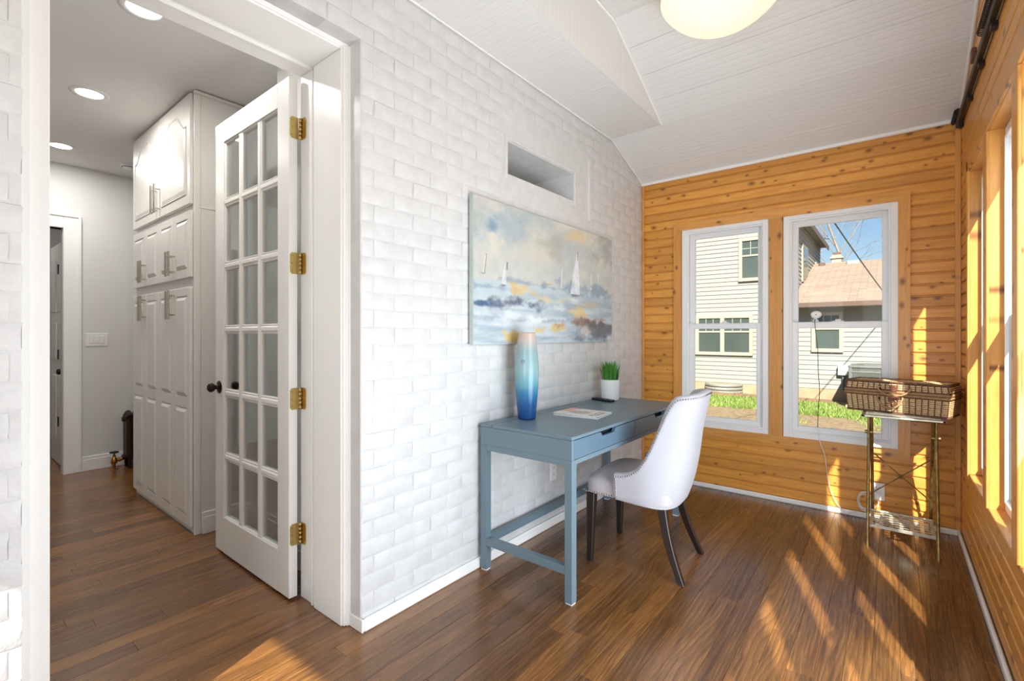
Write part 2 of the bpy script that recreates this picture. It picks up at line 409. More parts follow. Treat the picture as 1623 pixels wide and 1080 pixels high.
def brick_mesh(L, seed):
    rnd = random.Random(seed); h = BH-JT
    nx = 5; vs = []; fs = []
    # front face grid (local: X along the wall (world y), Z up, front at +Y -> world x), soft uneven edge
    xs = [-L/2, -L/2+0.007, -L/2+L*0.34, L/2-L*0.34, L/2-0.007, L/2]; zs = [-h/2, -h/2+0.007, 0, h/2-0.007, h/2]
    for i, x in enumerate(xs):
        for j, z in enumerate(zs):
            edge = i in (0, len(xs)-1) or j in (0, len(zs)-1)
            dep = -0.0020 if edge else rnd.uniform(-0.0004, 0.0004)
            vs.append((x+rnd.uniform(-0.002, 0.002), dep, z+rnd.uniform(-0.0018, 0.0018)))
    nz = len(zs)
    for i in range(len(xs)-1):
        for j in range(nz-1): fs.append((i*nz+j, i*nz+j+1, (i+1)*nz+j+1, (i+1)*nz+j))
    m = MB(); m.add(vs, fs, True)
    b = [(-L/2, -h/2), (L/2, -h/2), (L/2, h/2), (-L/2, h/2)]
    m.add([(x, -0.0020, z) for x, z in b]+[(x, -0.082, z) for x, z in b], [(0, 4, 5, 1), (1, 5, 6, 2), (2, 6, 7, 3), (3, 7, 4, 0)], False)
    return m
LENS = {}
def bmesh_for(L, k):
    key = (round(L, 3), k)
    if key not in LENS: LENS[key] = brick_mesh(L, hash(key) & 0xffff)
    return LENS[key]
def inhole(ya, yb, za, zb):
    for (y0, y1, z0, z1) in ((FY0, FY1, FZ0, FZ1),):
        if yb > y0+0.004 and ya < y1-0.004 and zb > z0+0.004 and za < z1-0.004: return (y0, y1)
    if zb > 0 and za < DZ-0.01 and yb > DY0+0.004 and ya < DY1-0.004: return (DY0, DY1)
    return None
bricks = []
nrow = int(2.80/BH)+1
for r in range(nrow):
    za = r*BH+JT/2; zb = za+BH-JT
    y = R+(0.0 if r % 2 else -BL/2)
    if r % 6 == 5: pass
    while y < D:
        ya, yb = y+JT/2, y+BL-JT/2
        y += BL
        ya, yb = max(ya, R), min(yb, D)
        segs = [(ya, yb)]
        h = inhole(ya, yb, za, zb)
        if h:
            segs = []
            if ya < h[0]-0.03: segs.append((ya, h[0]))
            if yb > h[1]+0.03: segs.append((h[1], yb))
        for a, b in segs:
            if b-a > 0.03: bricks.append((a, b, (za+zb)/2, 1.0))
        if h == (DY0, DY1) and za < DZ-0.01 and zb > DZ+0.015:
            a, b = max(ya, DY0), min(yb, DY1)
            if b-a > 0.03: bricks.append((a, b, (DZ+zb)/2, (zb-DZ)/(BH-JT)))
def bscore(b):
    yc = (b[0]+b[1])/2
    if -SY*(0-CAMX)+CY*yc < 0.3: return 0
    u0, v, d = proj(0, max(b[0], 0.0), b[2]); u1 = proj(0, b[1], b[2])[0]
    if u1 < 0 or v < -10 or v > 1090: return 0
    hid = 1.0
    if 1.82 < yc < 3.4 and 1.17 < b[2] < 1.97: hid = 0.15
    return (u1-u0)*FPX*BH/d*hid
bricks.sort(key=bscore, reverse=True)
MESH = {}
rest = MB(); rr = random.Random(5)
for i, (a, b, z, zs_) in enumerate(bricks):
    L = round(b-a, 3); k = rr.randrange(5); off = rr.uniform(-0.0007, 0.0007)
    if i < 300:
        key = (L, k)
        if key not in MESH: MESH[key] = bmesh_for(L, k).mesh('brick', 'painted_brick')
        o = bpy.data.objects.new('brick', MESH[key]); COL.objects.link(o); o.parent = wl_
        o.rotation_euler = (0, 0, -PI/2); o.location = (off, (a+b)/2, z); o.scale = (1, 1, zs_)
    else:
        q = bmesh_for(L, k); yc = (a+b)/2
        rest.add([(v[1]+off, yc-v[0], z+v[2]*zs_) for v in q.v], [f for f in q.f], True)
rest.build('brick_remainder', 'painted_brick', wl_)['kind'] = 'stuff'

# niche frame (old transom window) in the brick wall
t1 = empty('trim_1', (0, (FY0+FY1)/2, FZ0), world=True); tag(t1, 'white board frame of the transom opening above the painting', 'frame', kind='structure')
for (y0, y1, z0, z1) in ((FY0, NY0, FZ0, FZ1), (NY1, FY1, FZ0, FZ1), (NY0, NY1, FZ0, NZ0), (NY0, NY1, NZ1, FZ1)):
    B(-0.40, -0.004, y0, y1, z0, z1).build('frame_board', 'painted_brick', t1)
for (y0, y1, z0, z1) in ((NY1+0.005, NY1+0.03, NZ0-0.03, NZ1+0.03), (NY0-0.03, NY0-0.005, NZ0-0.03, NZ1+0.03), (NY0-0.005, NY1+0.005, NZ1+0.006, NZ1+0.03)):
    B(-0.01, 0.006, y0, y1, z0, z1, 0.003).build('stop_moulding', 'painted_brick', t1)
B(-0.01, 0.008, FY1-0.03, FY1, FZ0, FZ1, 0.004).build('edge_strip', 'painted_brick', t1)

# baseboards
def bb(name, label, *a, c=0.006):
    o = B(*a, c).build(name, 'trim_white'); return tag(o, label, 'baseboard', kind='structure')
bb('baseboard_left', 'low white baseboard along the painted brick wall', 0.0, 0.016, DY1, D-0.016, 0, 0.056)
bb('baseboard_back', 'thin white baseboard strip under the pine end wall', 0.0, W, D-0.018, D-0.001, 0, 0.036)
bb('baseboard_right', 'thin white baseboard strip under the pine window wall', W-0.018, W-0.001, R, D-0.018, 0, 0.036)
B(-0.087, 0.014, DY1-0.010, DY1, 0, 0.056, 0.003).build('return_strip', 'trim_white', bpy.data.objects['baseboard_left'])

# ------------------------------------------------------------------ pine walls: back (y=D), right (x=W), end (y=R)
PW = 0.0725
def wall_core(name, label, holes, mk, a0, a1, z1=3.3):
    m = MB(); hs = sorted(holes)
    edges = [a0]
    for h in hs: mk(m, edges[-1], h[0], -0.1, z1); mk(m, h[0], h[1], -0.1, h[2]); mk(m, h[0], h[1], h[3], z1); edges.append(h[1])
    mk(m, edges[-1], a1, -0.1, z1)
    o = m.build(name, 'pine_casing'); return tag(o, label, 'wall', kind='structure')
WB = [(0.345, 1.000), (1.090, 1.757)]                       # windows in the back wall
WR = [(3.555-0.655*k-0.56, 3.555-0.655*k) for k in range(7)]  # windows in the right wall
WE = [(0.50, 1.16), (1.26, 1.92)]
wb = wall_core('wall_back', 'orange knotty pine board wall with two white windows', [(a, b, ZH0, ZH1) for a, b in WB], lambda m, a, b, z0, z1: m.box(a, b, D+0.012, D+0.15, z0, z1), -WT, W+0.16)
wr = wall_core('wall_right', 'pine board wall with a row of windows, beside the wicker basket', [(a, b, ZH0, ZH1) for a, b in WR], lambda m, a, b, z0, z1: m.box(W+0.012, W+0.12, a, b, z0, z1), R-0.16, D+0.012)
we = wall_core('wall_front', 'pine board end wall with two windows, opposite the basket end', [(a, b, ZH0, ZH1) for a, b in WE], lambda m, a, b, z0, z1: m.box(a, b, R-0.15, R-0.012, z0, z1), -WT, W+0.012)
z = 0.030
rp = random.Random(3)
def split(a, b):
    if b-a < 2.2: return [(a, b)]
    out = []; p = a
    while p < b-0.01:
        q = min(b, p+rp.uniform(1.2, 2.4)); 
        if b-q < 0.5: q = b
        out.append((p, q)); p = q
    return out
while z < 3.14:
    za, zb = z+0.0045, z+PW-0.0045; z += PW
    cut = zb > ZH0-0.004 and za < ZH1+0.004
    if za < 2.54:
        for a, b in ([(0.0, 0.30), (1.80, W)] if cut else [(0.0, W)]):
            piece('board', 'knotty_pine', wb, (a, D, za), (b, D+0.016, min(zb, 2.553)), 'x', 0.0045)
    for a, b in ([(3.58, D), (R, -0.98)] if cut else split(R, D)):
        piece('board', 'knotty_pine', wr, (W, a+0.0006, za), (W+0.016, b-0.0006, zb), 'y', 0.0045)
    if za < 2.6:
        for a, b in ([(0.0, 0.49)] if cut else [(0.0, W)]):
            piece('board', 'knotty_pine', we, (a, R-0.016, za), (b, R, zb), 'x', 0.0045)

# pine casings
t2 = empty('trim_2', (1.05, D, 0.43), world=True); tag(t2, 'pine casing around the two windows of the end wall', 'casing', kind='structure')
CO = (0.283, 1.812, 0.425, 2.165)
def mitre(u0, u1, v0, v1, wd, side):
    if side == 'top': return [(u0, v1), (u1, v1), (u1-wd, v1-wd), (u0+wd, v1-wd)]
    if side == 'bot': return [(u0, v0), (u1, v0), (u1-wd, v0+wd), (u0+wd, v0+wd)]
    if side == 'l': return [(u0, v0), (u0+wd, v0+wd), (u0+wd, v1-wd), (u0, v1)]
    return [(u1, v0), (u1-wd, v0+wd), (u1-wd, v1-wd), (u1, v1)]
def mpiece(poly, h0, h1, axis, gx, parent, mat='pine_casing'):
    """flat casing board of polygonal outline, local X = grain. plane axis 'y' (back wall) or 'x' (right wall)"""
    ca = sum(p[0] for p in poly)/len(poly); cb = sum(p[1] for p in poly)/len(poly); hc = (h0+h1)/2
    if gx: lp = [(p[0]-ca, p[1]-cb) for p in poly]
    else: lp = [(p[1]-cb, -(p[0]-ca)) for p in poly]
    m = MB().prism(lp, -(h1-h0)/2, (h1-h0)/2)
    o = m.build('casing_board', mat); fixnormals(o)
    if axis == 'y': o.location = (ca, hc, cb); e = Matrix.Rotation(PI/2, 4, 'X')
    else: o.location = (hc, ca, cb); e = Matrix.Rotation(PI/2, 4, 'Z') @ Matrix.Rotation(PI/2, 4, 'X')
    if not gx: e = e @ Matrix.Rotation(PI/2, 4, 'Z')
    o.rotation_euler = e.to_euler()
    o.parent = parent; o.matrix_parent_inverse = Matrix.Translation(parent.location).inverted()
    return o
for sd in ('top', 'bot', 'l', 'r'):
    mpiece(mitre(*CO, 0.062, sd), D-0.018, D+0.002, 'y', sd in ('top', 'bot'), t2)
mpiece([(1.000, ZH0), (1.090, ZH0), (1.090, ZH1), (1.000, ZH1)], D-0.017, D+0.002, 'y', False, t2)
piece('corner_strip', 'pine_casing', t2, (0.0, D-0.012, 0.036), (0.022, D, 2.55), 'z')
piece('corner_strip', 'pine_casing', t2, (W-0.028, D-0.02, 0.036), (W, D, 2.55), 'z')

t3 = empty('trim_3', (W, 1.3, ZH0), world=True); tag(t3, 'pine posts, heads and sills around the row of windows', 'casing', kind='structure')
ends = [3.555+0.07]+[0.5*(WR[k][0]+WR[k+1][1]) for k in range(6)]
piece('casing_board', 'pine_casing', t3, (W-0.012, 3.555, ZH0-0.03), (W+0.004, 3.60, ZH1+0.06), 'z')
for k in range(7):
    a, b = WR[k]
    lo = WR[k+1][1] if k < 6 else a-0.06
    piece('post_face', 'pine_casing', t3, (W-0.012, lo-0.001, ZH0-0.002), (W+0.004, a+0.001, ZH1), 'z')
    piece('jamb_board', 'pine_casing', t3, (W-0.002, b-0.002, ZH0), (W+0.052, b+0.012, ZH1), 'z', 0.001)
    piece('jamb_board', 'pine_casing', t3, (W-0.002, a-0.012, ZH0), (W+0.052, a+0.002, ZH1), 'z', 0.001)
    piece('head_board', 'pine_casing', t3, (W-0.002, a, ZH1-0.002), (W+0.052, b, ZH1+0.012), 'y', 0.001)
    piece('sill_board', 'pine_casing', t3, (W-0.006, a, ZH0-0.014), (W+0.052, b, ZH0+0.002), 'y', 0.003)
piece('head_casing', 'pine_casing', t3, (W-0.012, R, ZH1+0.001), (W+0.004, 3.60, ZH1+0.066), 'y')
t4 = empty('trim_4', (1.2, R, ZH0), world=True); tag(t4, 'pine casing around the windows of the end wall opposite the basket', 'casing', kind='structure')
for a, b in WE:
    piece('casing_board', 'pine_casing', t4, (a-0.05, R-0.002, ZH0-0.05), (a, R+0.014, ZH1+0.06), 'z')
    piece('casing_board', 'pine_casing', t4, (b, R-0.002, ZH0-0.05), (b+0.05, R+0.014, ZH1+0.06), 'z')
    piece('casing_board', 'pine_casing', t4, (a, R-0.002, ZH1), (b, R+0.014, ZH1+0.06), 'x')
    piece('casing_board', 'pine_casing', t4, (a, R-0.002, ZH0-0.05), (b, R+0.014, ZH0), 'x')

# white double-hung windows
def window(idx, a, b, tf, label, d0=0.0, deep=0.115, fw=0.044, sw=0.046, lo_d=(0.036, 0.068), up_d=(0.072, 0.102)):
    """tf(u0,u1,d0,d1,z0,z1) -> world box extents; u along wall, d outwards"""
    ctr = tf((a+b)/2, (a+b)/2, d0, d0, ZH0, ZH0)
    root = empty('window_%d' % idx, (ctr[0], ctr[2], ctr[4]), world=True); tag(root, label, 'window', kind='structure')
    def ring(name, u0, u1, z0, z1, wd, e0, e1, parent, wb_=None, wt=None, c=0.004):
        m = MB(); wb_ = wb_ or wd; wt = wt or wd
        m.box(*tf(u0, u0+wd, e0, e1, z0, z1), c); m.box(*tf(u1-wd, u1, e0, e1, z0, z1), c)
        m.box(*tf(u0+wd-0.004, u1-wd+0.004, e0, e1, z0, z0+wb_), c); m.box(*tf(u0+wd-0.004, u1-wd+0.004, e0, e1, z1-wt, z1), c)
        return m.build(name, 'vinyl_white', parent)
    g = 0.002
    ring('frame', a+g, b-g, ZH0+g, ZH1-g, fw, d0, d0+deep, root, wb_=0.044, wt=0.044)
    ring('stop', a+fw, b-fw, ZH0+0.040, ZH1-0.044, 0.012 if fw > 0.04 else 0.005, d0+lo_d[0]-0.02, d0+lo_d[0]-0.004, root, wb_=0.012, wt=0.012, c=0.002)
    ring('upper_sash', a+fw, b-fw, 1.283, ZH1-0.044, sw, d0+up_d[0], d0+up_d[1], root, wb_=0.045, wt=0.046)
    ring('lower_sash', a+fw+0.002, b-fw-0.002, ZH0+0.040, 1.326, sw+0.002, d0+lo_d[0], d0+lo_d[1], root, wb_=0.05, wt=0.044)
    dm = (up_d[0]+up_d[1])/2; MB().box(*tf(a+fw+sw-0.006, b-fw-sw+0.006, d0+dm-0.002, d0+dm+0.002, 1.32, ZH1-0.085)).build('pane', 'window_glass', root)
    dm = (lo_d[0]+lo_d[1])/2; MB().box(*tf(a+fw+sw-0.004, b-fw-sw+0.004, d0+dm-0.002, d0+dm+0.002, ZH0+0.085, 1.29)).build('pane', 'window_glass', root)
    e0 = lo_d[0]
    u = (a+b)/2
    m = MB(); m.box(*tf(u-0.035, u+0.035, d0+e0+0.004, d0+e0+0.022, 1.326, 1.333), 0.002); m.box(*tf(u-0.016, u+0.018, d0+e0, d0+e0+0.020, 1.333, 1.345), 0.004)
    m.build('sash_lock', 'vinyl_white', root)
    for q in (a+0.062, b-0.062):
        MB().box(*tf(q-0.012, q+0.012, d0+e0, d0+e0+0.02, 1.325, 1.331), 0.002).build('tilt_latch', 'vinyl_white', root)
    return root
tfB = lambda u0, u1, d0, d1, z0, z1: (u0, u1, D+d0, D+d1, z0, z1)
tfR = lambda u0, u1, d0, d1, z0, z1: (W+d0, W+d1, u0, u1, z0, z1)
tfE = lambda u0, u1, d0, d1, z0, z1: (u0, u1, R-d1, R-d0, z0, z1)
window(1, *WB[0], tfB, 'white double-hung window behind the desk chair, facing plain siding', d0=-0.006)
window(2, *WB[1], tfB, 'white double-hung window with the small camera on its meeting rail', d0=-0.006)
ordn = ['first', 'second', 'third', 'fourth', 'fifth', 'sixth', 'seventh']
for k in range(7):
    window(3+k, *WR[k], tfR, 'white double-hung window of the window row, %s from the basket corner' % ordn[k], d0=0.046, deep=0.070, fw=0.032, sw=0.030, lo_d=(0.014, 0.036), up_d=(0.040, 0.062))
window(10, *WE[0], tfE, 'white window in the far end wall, next to the brick side', d0=0.0)
window(11, *WE[1], tfE, 'white window in the far end wall, next to the window row', d0=0.0)

# ------------------------------------------------------------------ ceiling: sloped and flat bead boards, boxed soffit
cl = MB()
for i in range(len(CEIL)-1):
    (ya, za), (yb, zb) = CEIL[i], CEIL[i+1]
    cl.add([(-0.02, ya, za+0.015), (W+0.16, ya, za+0.015), (W+0.16, yb, zb+0.015), (-0.02, yb, zb+0.015), (-0.02, ya, za+0.1), (W+0.16, ya, za+0.1), (W+0.16, yb, zb+0.1), (-0.02, yb, zb+0.1)],
           [(0, 1, 2, 3), (7, 6, 5, 4), (0, 4, 5, 1), (2, 6, 7, 3), (1, 5, 6, 2), (0, 3, 7, 4)])
cl.box(-WT, W+0.3, R-0.3, D+0.3, 3.30, 3.36)
ce = cl.build('ceiling', 'ceiling_flat'); tag(ce, 'white bead board ceiling sloping down to the pine end wall', 'ceiling', kind='structure')
for i in range(len(CEIL)-1):
    (ya, za), (yb, zb) = CEIL[i], CEIL[i+1]
    L = math.hypot(yb-ya, zb-za); n = max(1, round(L/0.2)); ang = math.atan2(zb-za, ya-yb)
    for k in range(n):
        f = (k+0.5)/n; x0 = 0.0 if i == 0 else SX-0.01
        o = MB().box(-(W-x0)/2, (W-x0)/2, -L/n/2+0.0008, L/n/2-0.0008, -0.008, 0.008, 0.0025).build('ceiling_board', 'beadboard_white', ce)
        o.location = ((W+x0)/2, ya+(yb-ya)*f, za+(zb-za)*f+0.008); o.rotation_euler = (-ang, 0, 0)
t5 = empty('trim_5', (SX/2, 2.0, SOF), world=True); tag(t5, 'white boxed soffit of bead board above the brick wall', 'soffit', kind='structure')
y = R
while y < 3.38:
    L = min(0.6, 3.392-y)
    o = MB().box(-SX/2, SX/2-0.0135, -L/2+0.0005, L/2-0.0005, 0, 0.012, 0.0015).build('soffit_panel', 'beadboard_white', t5); o.location = (SX/2, y+L/2, SOF)
    # vertical face panel, beads vertical
    zt = 3.14 if y < 2.0 else None
    y += L
fp = [(-0.9, SOF), (3.393, SOF), (2.63, 3.15), (-0.9, 3.15)]
edges = [-1.65, -1.05, -0.45, 0.15, 0.75, 1.35, 1.95, 2.55, 3.0, 3.393]
for a, b in zip(edges[:-1], edges[1:]):
    top = lambda yy: 3.15 if yy <= 2.63 else SOF+(3.393-yy)*(3.15-SOF)/(3.393-2.63)
    pts = [a, b] if not (a < 2.63 < b) else [a, 2.63, b]
    poly = [(a, SOF), (b, SOF)]+[(q, top(q)) for q in reversed(pts)]
    if b > 3.39: poly = [(a, SOF), (b, SOF), (a, top(a))]
    ca = (a+b)/2
    m = MB().prism([(p[1]-SOF, -(p[0]-ca)) for p in poly], -0.006, 0.006)
    o = fixnormals(m.build('face_panel', 'beadboard_white', t5)); o.location = (SX-0.006, ca, SOF)
    o.rotation_euler = (Matrix.Rotation(PI/2, 4, 'Z') @ Matrix.Rotation(PI/2, 4, 'X') @ Matrix.Rotation(PI/2, 4, 'Z')).to_euler()
MB().tube([(SX+0.002, R, 3.138), (SX+0.002, 2.63, 3.138), (SX+0.002, 3.393, SOF+0.004)], 0.008, 6).build('cove_strip', 'trim_white', t5)
MB().tube([(0.006, R, SOF-0.004), (0.006, 3.393, SOF-0.004), (0.006, D, 2.552)], 0.006, 6).build('cove_strip', 'trim_white', t5)
o = B(0.0, W, D-0.022, D, 2.538, 2.562, 0.005).build('trim_6', 'trim_white'); tag(o, 'thin white moulding between the pine wall and the ceiling', 'moulding', kind='structure')
m = MB(); m.tube([(W-0.008, D, 2.556), (W-0.008, 3.393, 2.762), (W-0.008, 2.63, 3.138), (W-0.008, -0.4, 3.138)], 0.011, 6)
o = m.build('trim_7', 'trim_white'); tag(o, 'thin white moulding between the window wall and the sloping ceiling', 'moulding', kind='structure')

# ------------------------------------------------------------------ hall and back room shell
def struct(name, mb, mat, label, cat='wall'):
    return tag(mb.build(name, mat), label, cat, kind='structure')
HB = -3.99
m = MB(); m.box(HB-0.1, HB, 0.80, 2.0, 0, HC); m.box(HB-0.1, HB, -1.0, -0.05, 0, HC); m.box(HB-0.1, HB, -0.05, 0.80, 2.174, HC)
struct('wall_hall_back', m, 'hall_paint', 'pale grey wall at the end of the hallway')
struct('wall_hall_cabinet', MB().box(-2.90, -1.66, 1.66, 1.76, 0, HC), 'hall_paint', 'pale grey hallway wall behind the pantry cabinet')
struct('wall_hall_nook', MB().box(-4.09, -2.9, 2.0, 2.1, 0, HC).box(-2.98, -2.905, 1.66, 2.0, 0, HC), 'hall_paint', 'pale grey wall of the nook that holds the radiator')
struct('wall_hall_side', MB().box(-1.60, -0.98, 1.36, 1.46, 0, HC).box(-0.98, -WT, 1.262, 1.46, 0, HC), 'hall_paint', 'pale grey alcove wall behind the open French door')
m = MB(); m.box(-6.1, 0.0-WT, -1.1, -1.0, 0, HC); m.box(-6.1, -6.0, -1.0, 2.0, 0, HC); m.box(-6.0, -4.09, 1.4, 1.5, 0, HC)
struct('wall_hall_front', m, 'hall_paint', 'pale grey hallway wall opposite the cabinets')
m = MB(); m.box(-2.98, -2.88, 1.76, 3.6, 0, HC); m.box(-2.98, -0.91, 3.46, 3.56, 0, HC); m.box(-1.01, -0.91, 3.56, 3.85, 0, HC); m.box(-0.91, -WT, 3.75, 3.85, 0, HC)
struct('wall_back_room', m, 'hall_paint', 'grey walls of the room seen through the transom opening')
struct('floor_back_room', B(-2.98, -WT, 1.46, 3.85, -0.12, 0.0), 'oak_floor', 'oak floor of the room behind the brick wall', 'floor')
struct('ceiling_hall', B(-6.1, -WT+0.02, -1.1, 4.0, HC, HC+0.1), 'ceiling_flat', 'flat white hallway ceiling with recessed lights', 'ceiling')
m = MB(); m.box(-WT-0.012, -WT, DY1+0.05, 3.85, 0, HC); m.box(-WT-0.012, -WT, -1.0, DY0-0.05, 0, HC); m.box(-WT-0.012, -WT, DY0-0.05, DY1+0.05, DZ, HC)
m = MB(); m.box(-WT-0.012, -WT, -1.0, DY0-0.05, 0, HC); m.box(-WT-0.012, -WT, DY0-0.05, DY1+0.05, DZ, HC)
struct('wall_hall_inner', m, 'hall_paint', 'hallway side of the brick wall, painted pale grey')
# hall baseboards with cap
def tall_base(name, label, boxes):
    m = MB()
    for (x0, x1, y0, y1) in boxes:
        m.box(x0, x1, y0, y1, 0, 0.105, 0.003)
    o = m.build(name, 'trim_white'); tag(o, label, 'baseboard', kind='structure'); return o
o = tall_base('baseboard_hall_back', 'tall white moulded baseboard at the end of the hallway', [(HB, HB+0.018, 0.92, 2.0)])
B(HB, HB+0.012, 0.92, 2.0, 0.103, 0.132, 0.005).build('cap_moulding', 'trim_white', o)
o = tall_base('baseboard_hall_side', 'tall white moulded baseboard in the alcove behind the French door', [(-1.600, -0.98, 1.342, 1.36), (-0.98, -WT, 1.244, 1.262), (-1.625, -1.607, 1.10, 1.345)])
m = MB(); m.box(-1.600, -0.98, 1.348, 1.36, 0.103, 0.135, 0.005); m.box(-0.98, -WT, 1.250, 1.262, 0.103, 0.135, 0.005); m.box(-1.625, -1.613, 1.10, 1.345, 0.103, 0.135, 0.005); m.build('cap_moulding', 'trim_white', o)

# far hall doorway casing and the panelled door beyond it
t8 = empty('trim_8', (HB, 0.8, 0), world=True); tag(t8, 'white casing of the doorway at the end of the hall', 'casing', kind='structure')
B(HB-0.10, HB+0.022, 0.802, 0.905, 0, 2.28, 0.004).build('side_casing', 'trim_white', t8)
B(HB, HB+0.032, 0.900, 0.922, 0, 2.285, 0.005).build('back_band', 'trim_white', t8)
B(HB-0.10, HB+0.021, -0.15, 0.802, 2.174, 2.28, 0.004).build('head_casing', 'trim_white', t8)
B(HB, HB+0.032, -0.15, 0.922, 2.275, 2.295, 0.005).build('back_band', 'trim_white', t8)
B(HB-0.10, HB+0.021, -0.15, -0.05, 0, 2.174, 0.004).build('side_casing', 'trim_white', t8)
d2 = empty('door_2', (HB-0.12, 0.82, 0.01), world=True); tag(d2, 'white panelled door standing open beyond the hallway', 'door', kind='structure')
B(-4.86, -4.12, 0.835, 0.872, 0.01, 2.10, 0.003).build('leaf', 'trim_white', d2)
for z0, z1 in ((0.25, 0.85), (1.0, 1.35), (1.45, 1.95)):
    for x0, x1 in ((-4.46, -4.2), (-4.80, -4.54)): B(x0, x1, 0.828, 0.84, z0, z1, 0.005).build('raised_panel', 'trim_white', d2)
MB().lathe([(0.0, -0.055), (0.022, -0.05), (0.028, -0.035), (0.02, -0.02), (0.01, -0.015), (0.01, 0), (0.026, 0)], (-4.17, 0.836, 0.90), 16, 'y').build('knob', 'oil_bronze', d2)
for zz in (0.42, 1.05, 1.85):
    B(-4.42, -4.38, 0.822, 0.832, zz-0.045, zz+0.045).build('hinge', 'oil_bronze', d2)

# ------------------------------------------------------------------ French door opening: jambs and door leaf
t9 = empty('trim_9', (-0.2, DY1, 0), world=True); tag(t9, 'white painted jambs and header lining the doorway in the brick wall', 'door frame', kind='structure')
YJ, YL, ZJ = 1.117, 0.228, 2.445
B(-0.323, -0.100, YJ, DY1+0.02, 0, DZ, 0.003).build('jamb', 'trim_white', t9)
B(-WT, -0.330, 1.128, DY1+0.02, 0, DZ, 0.003).build('jamb', 'trim_white', t9)
B(-0.352, -0.338, 1.119, 1.13, 0, ZJ, 0.003).build('door_stop', 'trim_white', t9)
for (x0, x1, y0) in ((-0.104, -0.088, 1.123), (-0.092, -0.080, 1.132), (-0.084, -0.074, 1.142)):
    B(x0, x1, y0, DY1-0.002, 0, DZ-0.01, 0.004).build('casing_bead', 'trim_white', t9)
B(-0.100, -0.078, DY0-0.02, 0.190, 0, DZ, 0.003).build('casing_bead', 'trim_white', t9)
B(-0.323, -0.092, DY0-0.02, YL, 0, DZ, 0.003).build('jamb', 'trim_white', t9)
B(-WT, -0.330, DY0-0.02, YL-0.011, 0, DZ, 0.003).build('jamb', 'trim_white', t9)
B(-0.323, -0.100, YL, YJ, ZJ, DZ+0.01, 0.003).build('header', 'trim_white', t9)
B(-WT, -0.330, YL-0.011, 1.128, ZJ+0.004, DZ+0.01, 0.003).build('header', 'trim_white', t9)
B(-0.352, -0.338, YL, 1.128, ZJ-0.008, ZJ+0.01, 0.003).build('door_stop', 'trim_white', t9)
for (x0, x1, z0) in ((-0.104, -0.088, ZJ+0.006), (-0.092, -0.080, ZJ+0.014), (-0.084, -0.074, ZJ+0.020)):
    B(x0, x1, DY0, DY1-0.002, z0, DZ-0.002, 0.004).build('casing_bead', 'trim_white', t9)

B(-0.085, -0.0008, DY0+0.002, DY1-0.001, DZ-0.008, DZ+0.003, 0.003).build('head_fillet', 'painted_brick', t9)
B(-0.085, -0.0008, DY1-0.007, DY1+0.002, 0.056, DZ, 0.003).build('side_fillet', 'painted_brick', t9)
d1 = empty('door_1', (-0.455, 1.09, 0.0), world=True); tag(d1, 'white French door of eighteen glass panes standing open into the hall', 'door', kind='structure')
LX0, LX1, LY0, LY1 = -1.317, -0.454, 1.070, 1.110
LZ0, LZ1 = 0.014, 2.430
B(LX1-0.112, LX1, LY0, LY1, LZ0, LZ1, 0.002).build('stile', 'trim_white', d1)
B(LX0, LX0+0.112, LY0, LY1, LZ0, LZ1, 0.002).build('stile', 'trim_white', d1)
B(LX0+0.112, LX1-0.112, LY0, LY1, LZ0, 0.212, 0.0005).build('bottom_rail', 'trim_white', d1)
B(LX0+0.112, LX1-0.112, LY0, LY1, 2.315, LZ1, 0.0005).build('top_rail', 'trim_white', d1)
gx0, gx1, gz0, gz1 = LX0+0.112, LX1-0.112, 0.212, 2.315
mw = 0.034; pw = (gx1-gx0-2*mw)/3; ph = (gz1-gz0-5*mw)/6
for k in (1, 2):
    x = gx0+k*pw+(k-1)*mw
    B(x, x+mw, LY0+0.004, LY1-0.004, gz0, gz1, 0.009).build('muntin', 'trim_white', d1)
for k in range(1, 6):
    zz = gz0+k*ph+(k-1)*mw
    for c in range(3):
        x = gx0+c*(pw+mw); B(x-0.006, x+pw+0.006, LY0+0.004, LY1-0.004, zz, zz+mw, 0.009).build('muntin', 'trim_white', d1)
for r in range(6):
    for c in range(3):
        x = gx0+c*(pw+mw); zz = gz0+r*(ph+mw)
        B(x-0.004, x+pw+0.004, 1.087, 1.091, zz-0.004, zz+ph+0.004).build('pane', 'door_glass', d1)
        m = MB()
        for (xa, xb, za, zb) in ((x, x+0.007, zz, zz+ph), (x+pw-0.007, x+pw, zz, zz+ph), (x, x+pw, zz, zz+0.007), (x, x+pw, zz+ph-0.007, zz+ph)):
            m.box(xa, xb, 1.078, 1.102, za, zb, 0.003)
        m.build('glazing_bead', 'trim_white', d1)
kx, kz = LX0+0.055, 0.938
for sgn, y0 in ((-1, LY0), (1, LY1)):
    kb = MB().lathe([(0.0, sgn*0.062), (0.014, sgn*0.060), (0.024, sgn*0.052), (0.027, sgn*0.042), (0.022, sgn*0.030), (0.012, sgn*0.022), (0.011, sgn*0.010), (0.020, sgn*0.008), (0.034, sgn*0.005), (0.036, 0.0)], (kx, y0, kz), 24, 'y').build('knob', 'oil_bronze', d1)
    fixnormals(kb)
